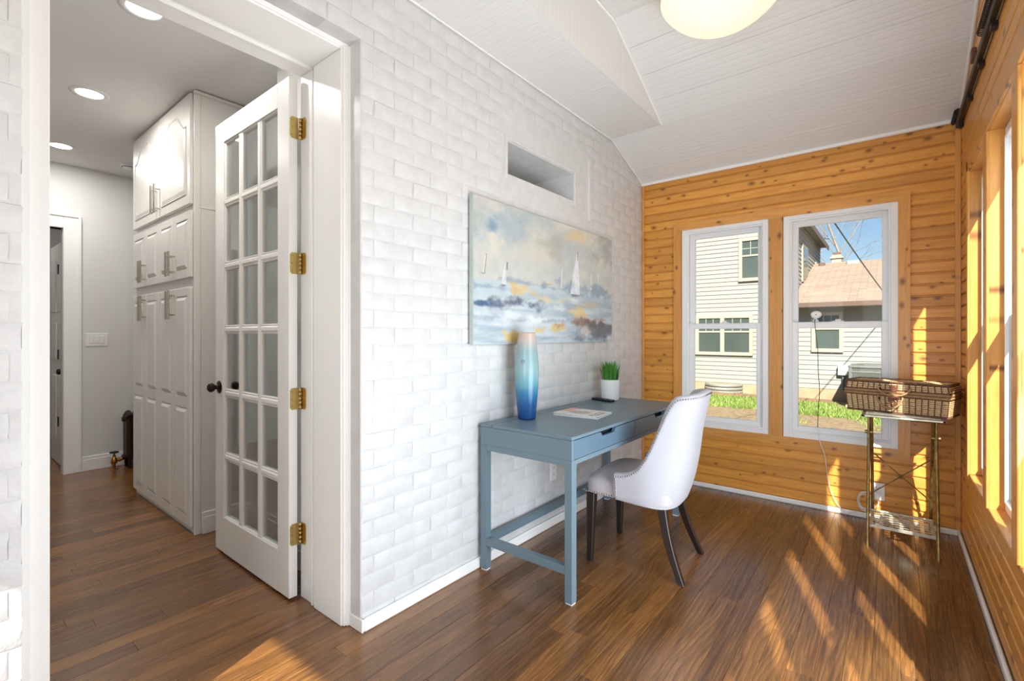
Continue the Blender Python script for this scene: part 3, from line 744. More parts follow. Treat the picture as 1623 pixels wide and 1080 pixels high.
for zz in (2.198, 1.567, 0.936, 0.305):
    h = MB(); c = 0.012
    def plate(pts_fn, cz):
        a, b = 0.0, 1.0
        return pts_fn
    poly = [(1.074, zz-0.04), (1.082, zz-0.05), (1.112, zz-0.05), (1.112, zz+0.05), (1.082, zz+0.05), (1.074, zz+0.04)]
    h.prism(poly, LX1+0.0005, LX1+0.003, 'x')
    poly = [(LX1+0.010, zz-0.05), (LX1+0.038, zz-0.05), (LX1+0.046, zz-0.04), (LX1+0.046, zz+0.04), (LX1+0.038, zz+0.05), (LX1+0.010, zz+0.05)]
    h.prism(poly, 1.1245, 1.1275, 'y')
    hg = fixnormals(h.build('hinge', 'hinge_brass', d1)); hg['world'] = 1
    for q in range(5):
        z0 = zz-0.05+q*0.02
        o = MB().lathe([(0.0, z0+0.001), (0.0065, z0+0.001), (0.0065, z0+0.019), (0.0, z0+0.019)], (LX1+0.008, 1.119, 0), 12).build('knuckle', 'hinge_brass')
        fixnormals(o); o.parent = hg
    scr = MB()
    for dy, dz in ((1.084, -0.034), (1.084, 0.0), (1.084, 0.034)):
        scr.lathe([(0.0, 0.0036), (0.003, 0.0034), (0.0036, 0.002)], (LX1+0.0005, dy, zz+dz), 8, 'x')
    o = scr.build('screws', 'brass_old'); o.parent = hg

# ------------------------------------------------------------------ pantry cabinet
CYF = 1.049
cb = empty('pantry_cabinet', (-2.27, 1.35, 0), world=True); tag(cb, 'tall white built-in pantry cabinet with panelled doors and bar handles', 'cabinet')
CX0, CX1 = -2.90, -1.640
B(CX0, CX1, CYF+0.022, 1.655, 0, HC-0.001, 0.002).build('body', 'cabinet_white', cb)
B(CX1-0.001, CX1+0.014, CYF+0.012, 1.098, 0, HC-0.001, 0.003).build('corner_stile', 'cabinet_white', cb)
B(-1.639, -1.625, 1.098, 1.655, 0, HC-0.001).build('end_panel', 'cabinet_white', cb)
B(CX1-0.001, -1.622, 1.09, 1.655, 2.019, 2.025, 0.001).build('side_seam', 'cabinet_white', cb)
MB().tube([(CX1+0.01, CYF+0.014, HC-0.014), (-1.618, CYF+0.03, HC-0.014), (-1.618, 1.355, HC-0.014)], 0.012, 6).build('top_moulding', 'cabinet_white', cb)
def cab_handle(x, z0, z1, parent):
    h = MB().tube([(x, CYF-0.034, z0), (x, CYF-0.034, z1)], 0.006, 10)
    for zz in (z0+0.03, z1-0.03): h.tube([(x, CYF+0.002, zz), (x, CYF-0.034, zz)], 0.0045, 8)
    h.build('handle', 'nickel', parent)
def raised(x0, x1, z0, z1, parent, arch=False):
    """raised field with a sloped border inside a shallow groove"""
    if not arch:
        m = MB(); e = 0.024
        o = [(x0, z0), (x1, z0), (x1, z1), (x0, z1)]; i = [(x0+e, z0+e), (x1-e, z0+e), (x1-e, z1-e), (x0+e, z1-e)]
    else:
        e = 0.03; n = 24; o = [(x0, z0), (x1, z0)]; i = [(x0+e, z0+e), (x1-e, z0+e)]
        def arc(t, base, h):
            s = abs(2*t-1)
            if s > 0.92: return base
            q = (0.92-s)/0.92
            return base+h*(math.sin(min(1, q*1.35)*PI/2)**2)
        for k in range(n+1):
            t_ = 1-k/n; o.append((x0+(x1-x0)*t_, arc(t_, z1-0.10, 0.10))); i.append((x0+e+(x1-x0-2*e)*t_, arc(t_, z1-0.10-e, 0.10)))
        m = MB()
    n = len(o)
    vs = [(p[0], CYF+0.006, p[1]) for p in o]+[(p[0], CYF-0.006, p[1]) for p in i]
    m.add(vs, [(k, (k+1) % n, n+(k+1) % n, n+k) for k in range(n)]+[tuple(range(n, 2*n))])
    return fixnormals(m.build('raised_panel', 'cabinet_white', parent))
def cab_door(x0, x1, z0, z1, panels, arch=False, bw=0.052):
    m = MB()
    zs = [z0]+[q for p in panels for q in p]+[z1]
    m.box(x0, x0+bw, CYF, CYF+0.02, z0, z1, 0.004); m.box(x1-bw, x1, CYF, CYF+0.02, z0, z1, 0.004)
    for q in range(0, len(zs), 2): m.box(x0+bw-0.003, x1-bw+0.003, CYF, CYF+0.02, zs[q], zs[q+1], 0.003 if not (arch and q == 2) else 0.0)
    m.box(x0+0.01, x1-0.01, CYF+0.007, CYF+0.02, z0+0.01, z1-0.01)
    d = m.build('door', 'cabinet_white', cb); d['world'] = 1
    for p in panels:
        o = raised(x0+bw+0.003, x1-bw-0.003, p[0]+0.003, p[1]-0.003, None, arch); o.parent = d
    return d
def hchild(d, x, z0, z1):
    h = MB().tube([(x, CYF-0.036, z0), (x, CYF-0.036, z1)], 0.0065, 10)
    for zz in (z0+0.03, z1-0.03): h.tube([(x, CYF+0.002, zz), (x, CYF-0.036, zz)], 0.0045, 8)
    o = h.build('handle', 'nickel'); o.parent = d
mid = -2.272; g = 0.004
def arch_door(x0, x1):
    z0, z1, bw = 2.045, 2.732, 0.062
    m = MB(); m.box(x0, x1, CYF, CYF+0.02, z0, z1, 0.004); d = m.build('door', 'cabinet_white', cb); d['world'] = 1
    n = 24
    def arc(t, base, h):
        s = abs(2*t-1); q = max(0.0, (0.86-s)/0.86); return base+h*(math.sin(min(1, q*1.3)*PI/2)**1.6)
    def outline(ex, ez, h):
        p = [(x0+ex, z0+ez), (x1-ex, z0+ez)]
        for k in range(n+1):
            t_ = 1-k/n; p.append((x0+ex+(x1-x0-2*ex)*t_, arc(t_, z1-ez-0.13, h)))
        return p
    rings = [(outline(bw, bw, 0.10), CYF-0.0005), (outline(bw+0.004, bw+0.004, 0.10), CYF-0.005), (outline(bw+0.010, bw+0.010, 0.10), CYF+0.0), (outline(bw+0.034, bw+0.034, 0.10), CYF-0.006)]
    N = n+3; vs = [(p[0], y_, p[1]) for o_, y_ in rings for p in o_]; fs = []
    for r in range(3):
        for k in range(N): fs.append((r*N+k, r*N+(k+1) % N, (r+1)*N+(k+1) % N, (r+1)*N+k))
    fs.append(tuple(range(3*N, 4*N)))
    m = MB(); m.add(vs, fs); o = fixnormals(m.build('raised_panel', 'cabinet_white')); o.parent = d
    return d
da = arch_door(CX0+0.004, mid-g/2); hchild(da, mid-0.035, 2.075, 2.27)
db = arch_door(mid+g/2, CX1-0.022); hchild(db, mid+0.035, 2.075, 2.27)
for (xa, xb) in ((CX0+0.004, mid-g/2), (mid+g/2, CX1-0.022)):
    xm = (xa+xb)/2
    for (x0, x1, hx) in ((xa, xm-0.001, xm-0.028), (xm+0.001, xb, xm+0.028)):
        d = cab_door(x0, x1, 1.592, 2.006, [(1.645, 1.955)]); hchild(d, hx, 1.615, 1.775)
        d = cab_door(x0, x1, 0.045, 1.532, [(0.10, 0.775), (0.845, 1.478)]); hchild(d, hx, 1.335, 1.52)

# ------------------------------------------------------------------ hallway fittings
lamp_lab = ['recessed ceiling light nearest the brick doorway', 'recessed ceiling light in front of the pantry cabinet', 'recessed ceiling light nearest the end of the hall']
def can_light(x, y, zc, label, power):
    r = empty('recessed_light', (x, y, zc)); tag(r, label, 'ceiling light', 'recessed lights in the hallway ceiling')
    MB().lathe([(0.066, -0.001), (0.070, -0.006), (0.095, -0.004), (0.098, 0.0)], (0, 0, 0), 32).build('trim_ring', 'ceiling_flat', r)
    fixnormals(MB().lathe([(0.0, -0.003), (0.066, -0.003), (0.066, 0.0)], (0, 0, 0), 32).build('lens', 'can_lens', r))
    l = bpy.data.lights.new('can_lamp', 'AREA'); l.shape = 'DISK'; l.size = 0.12; l.energy = power; l.color = (1.0, 0.96, 0.9)
    o = bpy.data.objects.new('can_lamp', l); COL.objects.link(o); o.parent = r; o.location = (0, 0, -0.006)
for k, (x, y) in enumerate(((-0.985, 0.655), (-2.193, 0.671), (-3.455, 0.713))): can_light(x, y, HC, lamp_lab[k], 9)
can_light(-5.0, 0.35, HC, 'added unseen recessed light brightening the room beyond the hall doorway', 5)  # extra lamp, out of view, added to lift the dark far room
can_light(-1.9, 2.6, HC, 'added unseen recessed light brightening the room behind the transom opening', 9)  # unseen lamp added so the room through the transom is less dark
s = empty('smoke_detector', (-3.574, 1.176, HC)); tag(s, 'small white smoke detector on the hallway ceiling', 'smoke detector')
fixnormals(MB().lathe([(0.0, -0.035), (0.045, -0.034), (0.052, -0.022), (0.062, -0.02), (0.064, 0.0)], n=24).build('housing', 'white_plastic', s))
MB().tube([(0.051*math.cos(a), 0.051*math.sin(a), -0.024) for a in [k*PI/12 for k in range(24)]], 0.003, 6, closed=True).build('vent_ring', 'outlet_slot', s)

s = empty('light_switch', (HB, 1.032, 1.19), world=True); tag(s, 'white triple light switch plate on the hallway end wall', 'light switch')
B(HB, HB+0.007, 0.952, 1.112, 1.130, 1.250, 0.003).build('plate', 'white_plastic', s)
for k in range(3):
    y0 = 0.975+k*0.040; B(HB+0.005, HB+0.011, y0, y0+0.030, 1.157, 1.223, 0.002).build('rocker', 'white_plastic', s)

rd = empty('radiator', (HB+0.14, 1.55, 0), world=True); tag(rd, 'dark brown cast iron radiator at the end of the hall', 'radiator')
for k in range(9):
    y0 = 1.200+k*0.062
    m = MB(); m.box(HB+0.055, HB+0.205, y0+0.006, y0+0.056, 0.085, 0.49, 0.018)
    for xx in (HB+0.075, HB+0.185): m.tube([(xx, y0+0.031, 0.0), (xx, y0+0.031, 0.10)], [0.014, 0.018], 8)
    m.tube([(HB+0.055, y0+0.031, 0.47), (HB+0.13, y0+0.031, 0.505), (HB+0.205, y0+0.031, 0.47)], 0.026, 8)
    m.build('section', 'iron_brown', rd)
for q, r_ in ((0.45, 0.022), (0.10, 0.024)): MB().tube([(HB+0.13, 1.185, q), (HB+0.13, 1.77, q)], r_, 10).build('header_pipe', 'iron_brown', rd)
va = MB(); vx, vy = HB+0.13, 1.128
va.tube([(vx, vy, 0.0), (vx, vy, 0.05)], 0.012, 12).lathe([(0.0, 0.05), (0.02, 0.05), (0.024, 0.065), (0.024, 0.085), (0.018, 0.10), (0.012, 0.105), (0.011, 0.13), (0.006, 0.132), (0.006, 0.15)], (vx, vy, 0), 16)
va.tube([(vx, vy, 0.076), (vx, vy+0.07, 0.085)], 0.014, 12).tube([(vx, vy+0.03, 0.08), (vx, vy+0.05, 0.083)], 0.020, 6)
v_ = va.build('valve', 'valve_brass', rd); v_['world'] = 1
o = MB().lathe([(0.0, 0.150), (0.034, 0.150), (0.036, 0.156), (0.030, 0.162), (0.0, 0.163)], (vx, vy, 0), 18).build('hand_wheel', 'oil_bronze'); fixnormals(o); o.parent = v_
o = MB().lathe([(0.012, 0.006), (0.034, 0.004), (0.038, 0.0)], (vx, vy, 0.001), 20).build('floor_flange', 'valve_brass'); fixnormals(o); o.parent = v_

# ------------------------------------------------------------------ ceiling lamp
lp = empty('ceiling_lamp', (1.03, 2.60, 3.135)); tag(lp, 'large round frosted glass bowl lamp on the ceiling, lit', 'ceiling lamp')
Rb = 0.36; prof = []
for k in range(15):
    a = k/14*math.radians(56); prof.append((Rb*math.sin(a), -0.305+Rb*(1-math.cos(a))))
prof += [(0.303, -0.135), (0.300, -0.115), (0.285, -0.105), (0.0, -0.105)]
fixnormals(MB().lathe(prof, n=48).build('glass_bowl', 'lamp_glass', lp))
fixnormals(MB().lathe([(0.0, -0.105), (0.09, -0.105), (0.095, -0.03), (0.13, -0.01), (0.13, 0.004), (0.0, 0.004)], n=32).build('canopy', 'nickel', lp))

# ------------------------------------------------------------------ desk
dk = empty('desk', (0.3, 2.56, 0), world=True); tag(dk, 'blue grey writing desk with two drawers against the brick wall', 'desk')
X0, X1, Y0, Y1, ZT = 0.024, 0.585, 1.853, 3.262, 0.768
ZB = 0.660
B(0.104, X1, Y0, Y1, ZT-0.016, ZT, 0.002).build('top', 'desk_paint', dk)
B(X0, 0.100, Y0, Y1, ZT-0.016, ZT, 0.002).build('back_shelf', 'desk_paint', dk)
B(0.098, 0.106, 2.22, 2.72, ZT-0.012, ZT-0.004).build('cable_slot', 'dark_gap', dk)
B(X0, X1, Y0, Y0+0.018, ZB, ZT-0.0165, 0.001).build('side_panel', 'desk_paint', dk)
B(X0, X1, Y1-0.018, Y1, ZB, ZT-0.0165, 0.001).build('side_panel', 'desk_paint', dk)
B(X0, X1-0.01, Y0+0.018, Y1-0.018, ZB, ZB+0.012).build('bottom_panel', 'desk_paint', dk)
B(X0, X0+0.016, Y0+0.018, Y1-0.018, ZB+0.012, ZT-0.0165).build('back_panel', 'desk_paint', dk)
B(X1-0.10, X1-0.035, Y0+0.018, Y1-0.018, ZB+0.012, ZT-0.0165).build('drawer_box', 'dark_gap', dk)
ym = 2.531
for (a, b) in ((Y0+0.020, ym-0.002), (ym+0.002, Y1-0.020)):
    c = (a+b)/2+0.01; z0, z1 = ZB+0.002, ZT-0.019; hw, hd = 0.085, 0.022
    poly = [(a, z0), (b, z0), (b, z1), (c+hw, z1), (c+hw-0.022, z1-hd), (c-hw+0.022, z1-hd), (c-hw, z1), (a, z1)]
    fixnormals(MB().prism(poly, X1-0.018, X1-0.001, 'x').build('drawer', 'desk_drawer_paint', dk))
LT = 0.040
m = MB()
for y0 in (Y0, Y1-LT):
    m.box(X0+LT, X1-LT, y0+0.001, y0+LT-0.001, ZB-0.030, ZB, 0.001)
for x0 in (X0, X1-0.022):
    m.box(x0+0.001, x0+0.022, Y0+LT, Y1-LT, ZB-0.022, ZB, 0.001)
m.build('frame_rail', 'desk_paint', dk)
for x0 in (X0, X1-LT):
    for y0 in (Y0, Y1-LT):
        lg = B(x0, x0+LT, y0, y0+LT, 0.006, ZB-0.0005, 0.0015).build('leg', 'desk_paint', dk); lg['world'] = 1
        o = B(x0+0.003, x0+LT-0.003, y0+0.003, y0+LT-0.003, 0.0, 0.007).build('foot_cap', 'white_plastic'); o.parent = lg
for y0 in (Y0, Y1-LT):
    B(X0+LT, X1-LT, y0+0.002, y0+LT-0.002, 0.132, 0.170, 0.001).build('side_stretcher', 'desk_paint', dk)
B(X0+0.002, X0+LT-0.002, Y0+LT, Y1-LT, 0.132, 0.170, 0.001).build('back_stretcher', 'desk_paint', dk)

# vase
vb = atZ(835, 664, ZT); vs0 = empty('vase', (vb.x, vb.y, ZT+0.0005)); tag(vs0, 'tall tapered vase shading from deep blue to peach on the desk', 'vase')
prof = [(0.0, 0.0), (0.046, 0.0), (0.050, 0.006), (0.0535, 0.05), (0.0595, 0.12), (0.0645, 0.19), (0.0665, 0.25), (0.0655, 0.30), (0.061, 0.36), (0.054, 0.42), (0.046, 0.472), (0.0445, 0.478), (0.0420, 0.476), (0.045, 0.44), (0.05, 0.40), (0.0, 0.38)]
def smoothprof(p, n=5):
    out = []
    for i in range(len(p)-1):
        p0 = p[max(i-1, 0)]; p1 = p[i]; p2 = p[i+1]; p3 = p[min(i+2, len(p)-1)]
        for k in range(n):
            t_ = k/n; out.append(tuple(0.5*((2*p1[q])+(-p0[q]+p2[q])*t_+(2*p0[q]-5*p1[q]+4*p2[q]-p3[q])*t_*t_+(-p0[q]+3*p1[q]-3*p2[q]+p3[q])*t_**3) for q in (0, 1)))
    out.append(p[-1]); return out
fixnormals(MB().lathe([prof[0], prof[1]]+smoothprof(prof[2:11])+prof[11:], n=40).build('body', 'vase_glaze', vs0))
em = MB(); aa = math.atan2(-vb.y, CAMX-vb.x)-0.32
for rr_, r0 in ((0.012, 0.0), (0.007, 0.004)):
    pts = []
    for k in range(14):
        a = 2*PI*k/14; ang = aa+rr_*math.cos(a)/0.066; zz = 0.318+rr_*0.85*math.sin(a)+r0
        pts.append((0.0645*math.cos(ang), 0.0645*math.sin(ang), zz))
    em.tube(pts, 0.0008, 5, closed=True)
em.build('emblem', 'oil_bronze', vs0)

# potted grass
pb = atZ(967, 634, ZT); pt = empty('potted_grass', (pb.x, pb.y, ZT+0.0005)); tag(pt, 'small white ribbed pot of green artificial grass on the desk', 'potted plant')
prof = [(0.0, 0.0), (0.057, 0.0), (0.060, 0.004)]
for k in range(18):
    z0 = 0.006+k*0.0075; r0 = 0.060+0.006*(k/18); prof += [(r0, z0), (r0+0.0018, z0+0.0038)]
prof += [(0.0665, 0.144), (0.0665, 0.146), (0.062, 0.146), (0.060, 0.125), (0.0, 0.125)]
fixnormals(MB().lathe(prof, n=40).build('pot', 'pot_white', pt))
fixnormals(MB().lathe([(0.0, 0.131), (0.060, 0.129)], n=20).build('soil', 'soil', pt))
gm = MB(); rg = random.Random(11)
def blade(m, bx, by, ang, lean, h, wd, z0=0.128, droop=0.0):
    N = 5; vs = []; px, py = -math.sin(ang)*wd/2, math.cos(ang)*wd/2
    for k in range(N+1):
        t_ = k/N; r_ = lean*t_**1.7; zz = z0+h*(t_-droop*t_**3); ww = 1-t_**2.2*0.92
        cx, cy = bx+math.cos(ang)*r_, by+math.sin(ang)*r_
        vs += [(cx-px*ww, cy-py*ww, zz), (cx+px*ww, cy+py*ww, zz)]
    m.add(vs, [(2*k, 2*k+1, 2*k+3, 2*k+2) for k in range(N)], True)
for k in range(330):
    a = rg.uniform(0, 2*PI); r_ = 0.055*math.sqrt(rg.random()); blade(gm, r_*math.cos(a), r_*math.sin(a), a+rg.uniform(-0.7, 0.7), rg.uniform(0.0, 0.012)+r_*0.45, rg.uniform(0.10, 0.158), rg.uniform(0.0045, 0.007))
o = gm.build('grass_tuft', 'grass_plastic', pt); o['kind'] = 'stuff'
gm = MB()
for a, ln, h, dr in ((PI*1.30, 0.105, 0.125, 0.35), (PI*1.16, 0.11, 0.13, 0.1), (PI*0.22, 0.12, 0.12, 0.55), (PI*0.32, 0.07, 0.14, 0.05), (PI*0.14, 0.075, 0.10, 0.2)):
    blade(gm, 0.04*math.cos(a), 0.04*math.sin(a), a, ln, h, 0.005, 0.128, dr)
gm.build('stray_blade', 'grass_grey', pt)

# remote / phone on desk
a0, a1 = atZ(940, 634, ZT), atZ(970, 638.5, ZT)
ph_ = MB(); Ld = (a1-a0).length; ph_.box(-Ld/2, Ld/2, -0.024, 0.024, 0.0, 0.016, 0.004)
rm = empty('remote_control', ((a0.x+a1.x)/2, (a0.y+a1.y)/2+0.01, ZT+0.0005), math.atan2(a1.y-a0.y, a1.x-a0.x)); tag(rm, 'slim black remote control lying in front of the potted grass', 'remote')
ph_.build('case', 'black_plastic', rm)
m = MB()
for i in range(5):
    for j in (-0.012, 0.0, 0.012): m.box(-0.06+i*0.028, -0.046+i*0.028, j-0.004, j+0.004, 0.0155, 0.0172, 0.0006)
m.build('buttons', 'outlet_slot', rm)

# two magazines: the printed cover is a colour-attribute picture
def colored_grid(name, fn, nu, nv, posfn, mat, parent=None):
    m = MB(); m.grid(lambda i, j: posfn(i, j), nu, nv, True); o = m.build(name, mat, parent)
    ca = o.data.color_attributes.new('Col', 'FLOAT_COLOR', 'POINT')
    arr = np.zeros((nu*nv, 4), np.float32); k = 0
    for i in range(nu):
        for j in range(nv):
            arr[k] = fn(i/(nu-1), j/(nv-1)); k += 1
    ca.data.foreach_set('color', arr.ravel()); return o
def magazine(name, loc, rz, hw, hl, th, colfn, label, paper):
    r = empty(name, loc, rz); tag(r, label, 'magazine')
    B(-hw+0.001, hw-0.001, -hl+0.001, hl-0.001, 0.0, th-0.0008, 0.0004).build('pages', paper, r)
    colored_grid('cover', colfn, 50, 64, lambda i, j: (-hw+2*hw*i, -hl+2*hl*j, th), 'printed', r)
    return r
def lerp(a, b, t_): return tuple(a[k]+(b[k]-a[k])*t_ for k in range(4))
def fb(x, y, s=0.0): return mnoise.fractal(Vector((x, y, s)), 1.0, 2.0, 4)
def cov_low(i, j):
    n = fb(i*14, j*18, 3.0); c = lerp(srgb(206, 212, 210), srgb(120, 140, 138), max(0, min(1, n*1.2+0.3))); return c
def cov_top(i, j):
    c = srgb(232, 228, 224)
    if i < 0.22 and j > 0.35: c = lerp(c, srgb(226, 150, 130), 0.75)
    d = ((i-0.47)/0.26)**2+((j-0.42)/0.26)**2
    if d < 1: c = lerp(c, srgb(140, 112, 98), (0.75 if fb(i*22, j*22, 1.0) > -0.05 else 0.35)*(1-d*0.4))
    if i > 0.80 and 0.08 < j < 0.80 and fb(i*70, j*26, 6.0) > 0.06: c = srgb(110, 104, 100)
    if 0.24 < i < 0.30 and fb(i*10, j*60, 8.0) > 0.1: c = srgb(150, 140, 138)
    return c
mc = atZ(922, 657, ZT)
magazine('magazine', (mc.x+0.008, mc.y-0.002, ZT+0.0005), math.radians(6), 0.138, 0.112, 0.006, cov_low, 'grey green magazine lying underneath the pale one on the desk', 'white_plastic')
magazine('magazine', (mc.x-0.002, mc.y+0.012, ZT+0.0067), math.radians(1), 0.136, 0.108, 0.005, cov_top, 'pale magazine with a round brown picture, on top of the other', 'white_plastic')

# ------------------------------------------------------------------ painting
PX = 0.038; py0, py1 = atX(750, 430, PX).y, atX(970, 430, PX).y; pz0, pz1 = 1.182, 1.962
pc = empty('painting', (0.004, (py0+py1)/2, pz0), world=True); tag(pc, 'unframed canvas of pale sailboats on a hazy blue shore', 'painting')
fixnormals(MB().box(0.006, PX-0.0006, py0, py1, pz0, pz1, 0.003).build('stretched_sides', 'canvas_edge', pc))
def cp(cx_, cy_):
    p = atX(730+cx_*250/1038, 300+cy_*260/1080, PX); return ((p.y-py0)/(py1-py0), (p.z-pz0)/(pz1-pz0))
def rad(cx_, cy_, rx, ry):
    a = cp(cx_, cy_); b = cp(cx_+rx, cy_); c = cp(cx_, cy_-ry); return a[0], a[1], abs(b[0]-a[0]), abs(c[1]-a[1])
NUu, NVv = 300, 160
U, V = np.meshgrid(np.linspace(0, 1, NUu), np.linspace(0, 1, NVv), indexing='ij')
def nfield(fx, fy, seed, octv=5):
    g = np.random.RandomState(seed); out = np.zeros_like(U); amp = 1.0; tot = 0
    for o_ in range(octv):
        nx, ny = int(fx*2**o_)+2, int(fy*2**o_)+2; tb = g.rand(nx+1, ny+1)
        x = U*(nx-1); y = V*(ny-1); i = np.floor(x).astype(int).clip(0, nx-1); j = np.floor(y).astype(int).clip(0, ny-1)
        a = x-i; b = y-j; a = a*a*(3-2*a); b = b*b*(3-2*b)
        out += amp*((tb[i, j]*(1-a)+tb[i+1, j]*a)*(1-b)+(tb[i, j+1]*(1-a)+tb[i+1, j+1]*a)*b); tot += amp; amp *= 0.55
    return out/tot
img = np.zeros(U.shape+(3,)); sr = lambda r, g_, b_: np.array([r, g_, b_], float)
def over(col, alpha):
    global img
    img = img*(1-alpha[..., None])+np.array(col, float)*alpha[..., None]
n_a = nfield(4, 3, 1); n_b = nfield(9, 7, 2); n_c = nfield(4, 26, 3); n_d = nfield(26, 20, 4); n_e = nfield(3, 14, 6)
img[:] = sr(196, 198, 193)
over(sr(170, 182, 186), np.clip((V-0.45)*1.6, 0, 1)*np.clip((n_a-0.32)*2.6, 0, 1))
over(sr(214, 209, 196), np.clip((n_b-0.5)*4, 0, 1)*np.clip((V-0.42)*5, 0, 1)*0.8)
hor = 0.44
over(sr(186, 200, 206), np.clip((hor-V+0.02)*30, 0, 1))
over(sr(150, 168, 184), np.clip((n_c-0.45)*5, 0, 1)*np.clip((hor-V)*9, 0, 1)*0.75)
over(sr(206, 214, 220), np.clip((n_e-0.52)*6, 0, 1)*np.clip((0.36-V)*9, 0, 1)*0.8)
def blob(cx_, cy_, rx, ry, col, a, warp=0.9, hard=1.0):
    u0, v0, ru, rv = rad(cx_, cy_, rx, ry)
    dd = np.sqrt(((U-u0)/ru)**2+((V-v0)/rv)**2)+(n_b-0.5)*warp*1.6+(n_d-0.5)*warp
    over(col, np.clip((1.15-dd)*1.2*hard, 0, 1)*a*0.82)
for b in ((205, 240, 42, 66, sr(84, 124, 164), .8), (290, 250, 190, 120, sr(142, 166, 184), .5), (100, 150, 60, 110, sr(172, 180, 176), .6), (780, 310, 84, 46, sr(226, 196, 138), .85), (520, 420, 130, 90, sr(216, 208, 190), .7),
          (620, 400, 60, 70, sr(164, 164, 152), .6), (540, 360, 60, 40, sr(176, 174, 160), .5), (950, 400, 70, 110, sr(146, 152, 152), .7), (860, 450, 60, 50, sr(168, 172, 170), .5), (430, 220, 60, 30, sr(160, 176, 190), .5)): blob(*b)
for b in ((200, 645, 160, 16, sr(128, 150, 174), .7), (420, 615, 110, 16, sr(122, 146, 172), .6), (850, 672, 190, 34, sr(124, 146, 174), .75), (600, 650, 120, 14, sr(140, 160, 182), .6), (410, 664, 78, 30, sr(226, 190, 126), .9), (620, 735, 92, 30, sr(228, 206, 160), .8), (770, 815, 86, 36, sr(230, 196, 128), .85), (860, 768, 70, 16, sr(214, 190, 150), .7),
          (110, 750, 92, 17, sr(48, 78, 122), .95), (385, 758, 142, 32, sr(76, 82, 104), .9), (235, 800, 42, 50, sr(92, 104, 132), .85), (525, 795, 62, 40, sr(98, 108, 134), .75), (380, 830, 190, 34, sr(224, 230, 236), .8), (520, 858, 54, 18, sr(240, 242, 244), .9), (650, 780, 70, 30, sr(222, 228, 232), .8), (690, 858, 60, 14, sr(226, 230, 236), .8),
          (345, 985, 56, 38, sr(226, 186, 108), .9), (650, 915, 64, 24, sr(222, 182, 110), .85), (510, 935, 30, 14, sr(226, 186, 110), .8), (800, 880, 104, 24, sr(150, 108, 92), .85), (930, 862, 70, 16, sr(160, 126, 106), .8), (905, 925, 92, 44, sr(92, 92, 98), .85), (820, 945, 26, 36, sr(222, 216, 206), .9), (870, 990, 120, 22, sr(116, 124, 140), .85), (970, 960, 40, 40, sr(110, 112, 122), .8), (200, 912, 110, 10, sr(164, 182, 198), .7), (300, 880, 120, 20, sr(214, 222, 228), .7)): blob(*b, warp=2.1)
def seg(c0, c1, wd, col, a=0.9):
    (a0_, b0_), (a1_, b1_) = cp(*c0), cp(*c1)
    for q in (0,):
        t_ = np.clip(((V-b0_)/(b1_-b0_)), 0, 1); dx = np.abs(U-(a0_+(a1_-a0_)*t_)); inside = (V >= min(b0_, b1_)) & (V <= max(b0_, b1_))
        over(col, np.where(inside, np.clip((wd*1.5-dx)/wd, 0, 1), 0)*a*np.clip(n_d*2.0, 0, 1))
def sail(top, bl, br, col, a=0.95):
    (tu, tv), (lu, lv), (ru, rv) = cp(*top), cp(*bl), cp(*br)
    t_ = np.clip((tv-V)/(tv-lv), 0, 1); bulge = t_**0.75
    ins = (V <= tv) & (V >= lv) & (U >= tu+(lu-tu)*bulge) & (U <= tu+(ru-tu)*bulge)
    over(col, ins*a*np.clip(0.5+n_d, 0, 1))
sail((770, 415), (724, 690), (786, 690), sr(228, 230, 234)); seg((771, 412), (770, 470), 0.0025, sr(120, 116, 108)); blob(757, 702, 26, 9, sr(96, 100, 108), .8); blob(757, 738, 40, 14, sr(232, 234, 238), .7)
sail((290, 500), (266, 625), (302, 625), sr(214, 216, 216)); seg((306, 482), (305, 535), 0.003, sr(92, 92, 92)); blob(282, 634, 22, 7, sr(90, 100, 112), .8)
seg((167, 425), (155, 550), 0.003, sr(120, 116, 96)); seg((163, 430), (150, 550), 0.003, sr(226, 220, 204)); blob(146, 553, 22, 4, sr(110, 122, 136), .7)
seg((668, 530), (662, 650), 0.004, sr(222, 224, 224)); seg((862, 512), (860, 668), 0.004, sr(228, 230, 232)); seg((861, 512), (861, 548), 0.002, sr(120, 120, 116)); seg((908, 560), (907, 660), 0.004, sr(222, 224, 228)); blob(585, 628, 26, 7, sr(176, 150, 100), .9)
img = np.clip(img+(n_d[..., None]-0.5)*16, 0, 255)/255.0
lin = np.where(img <= 0.04045, img/12.92, ((img+0.055)/1.055)**2.4)
m = MB(); m.grid(lambda i, j: (PX, py0+0.002+(py1-py0-0.004)*i, pz0+0.002+(pz1-pz0-0.004)*j), NUu, NVv, True)
o = m.build('canvas_face', 'canvas_print', pc); ca = o.data.color_attributes.new('Col', 'FLOAT_COLOR', 'POINT')
arr = np.ones((NUu*NVv, 4), np.float32); arr[:, :3] = lin.reshape(-1, 3); ca.data.foreach_set('color', arr.ravel())

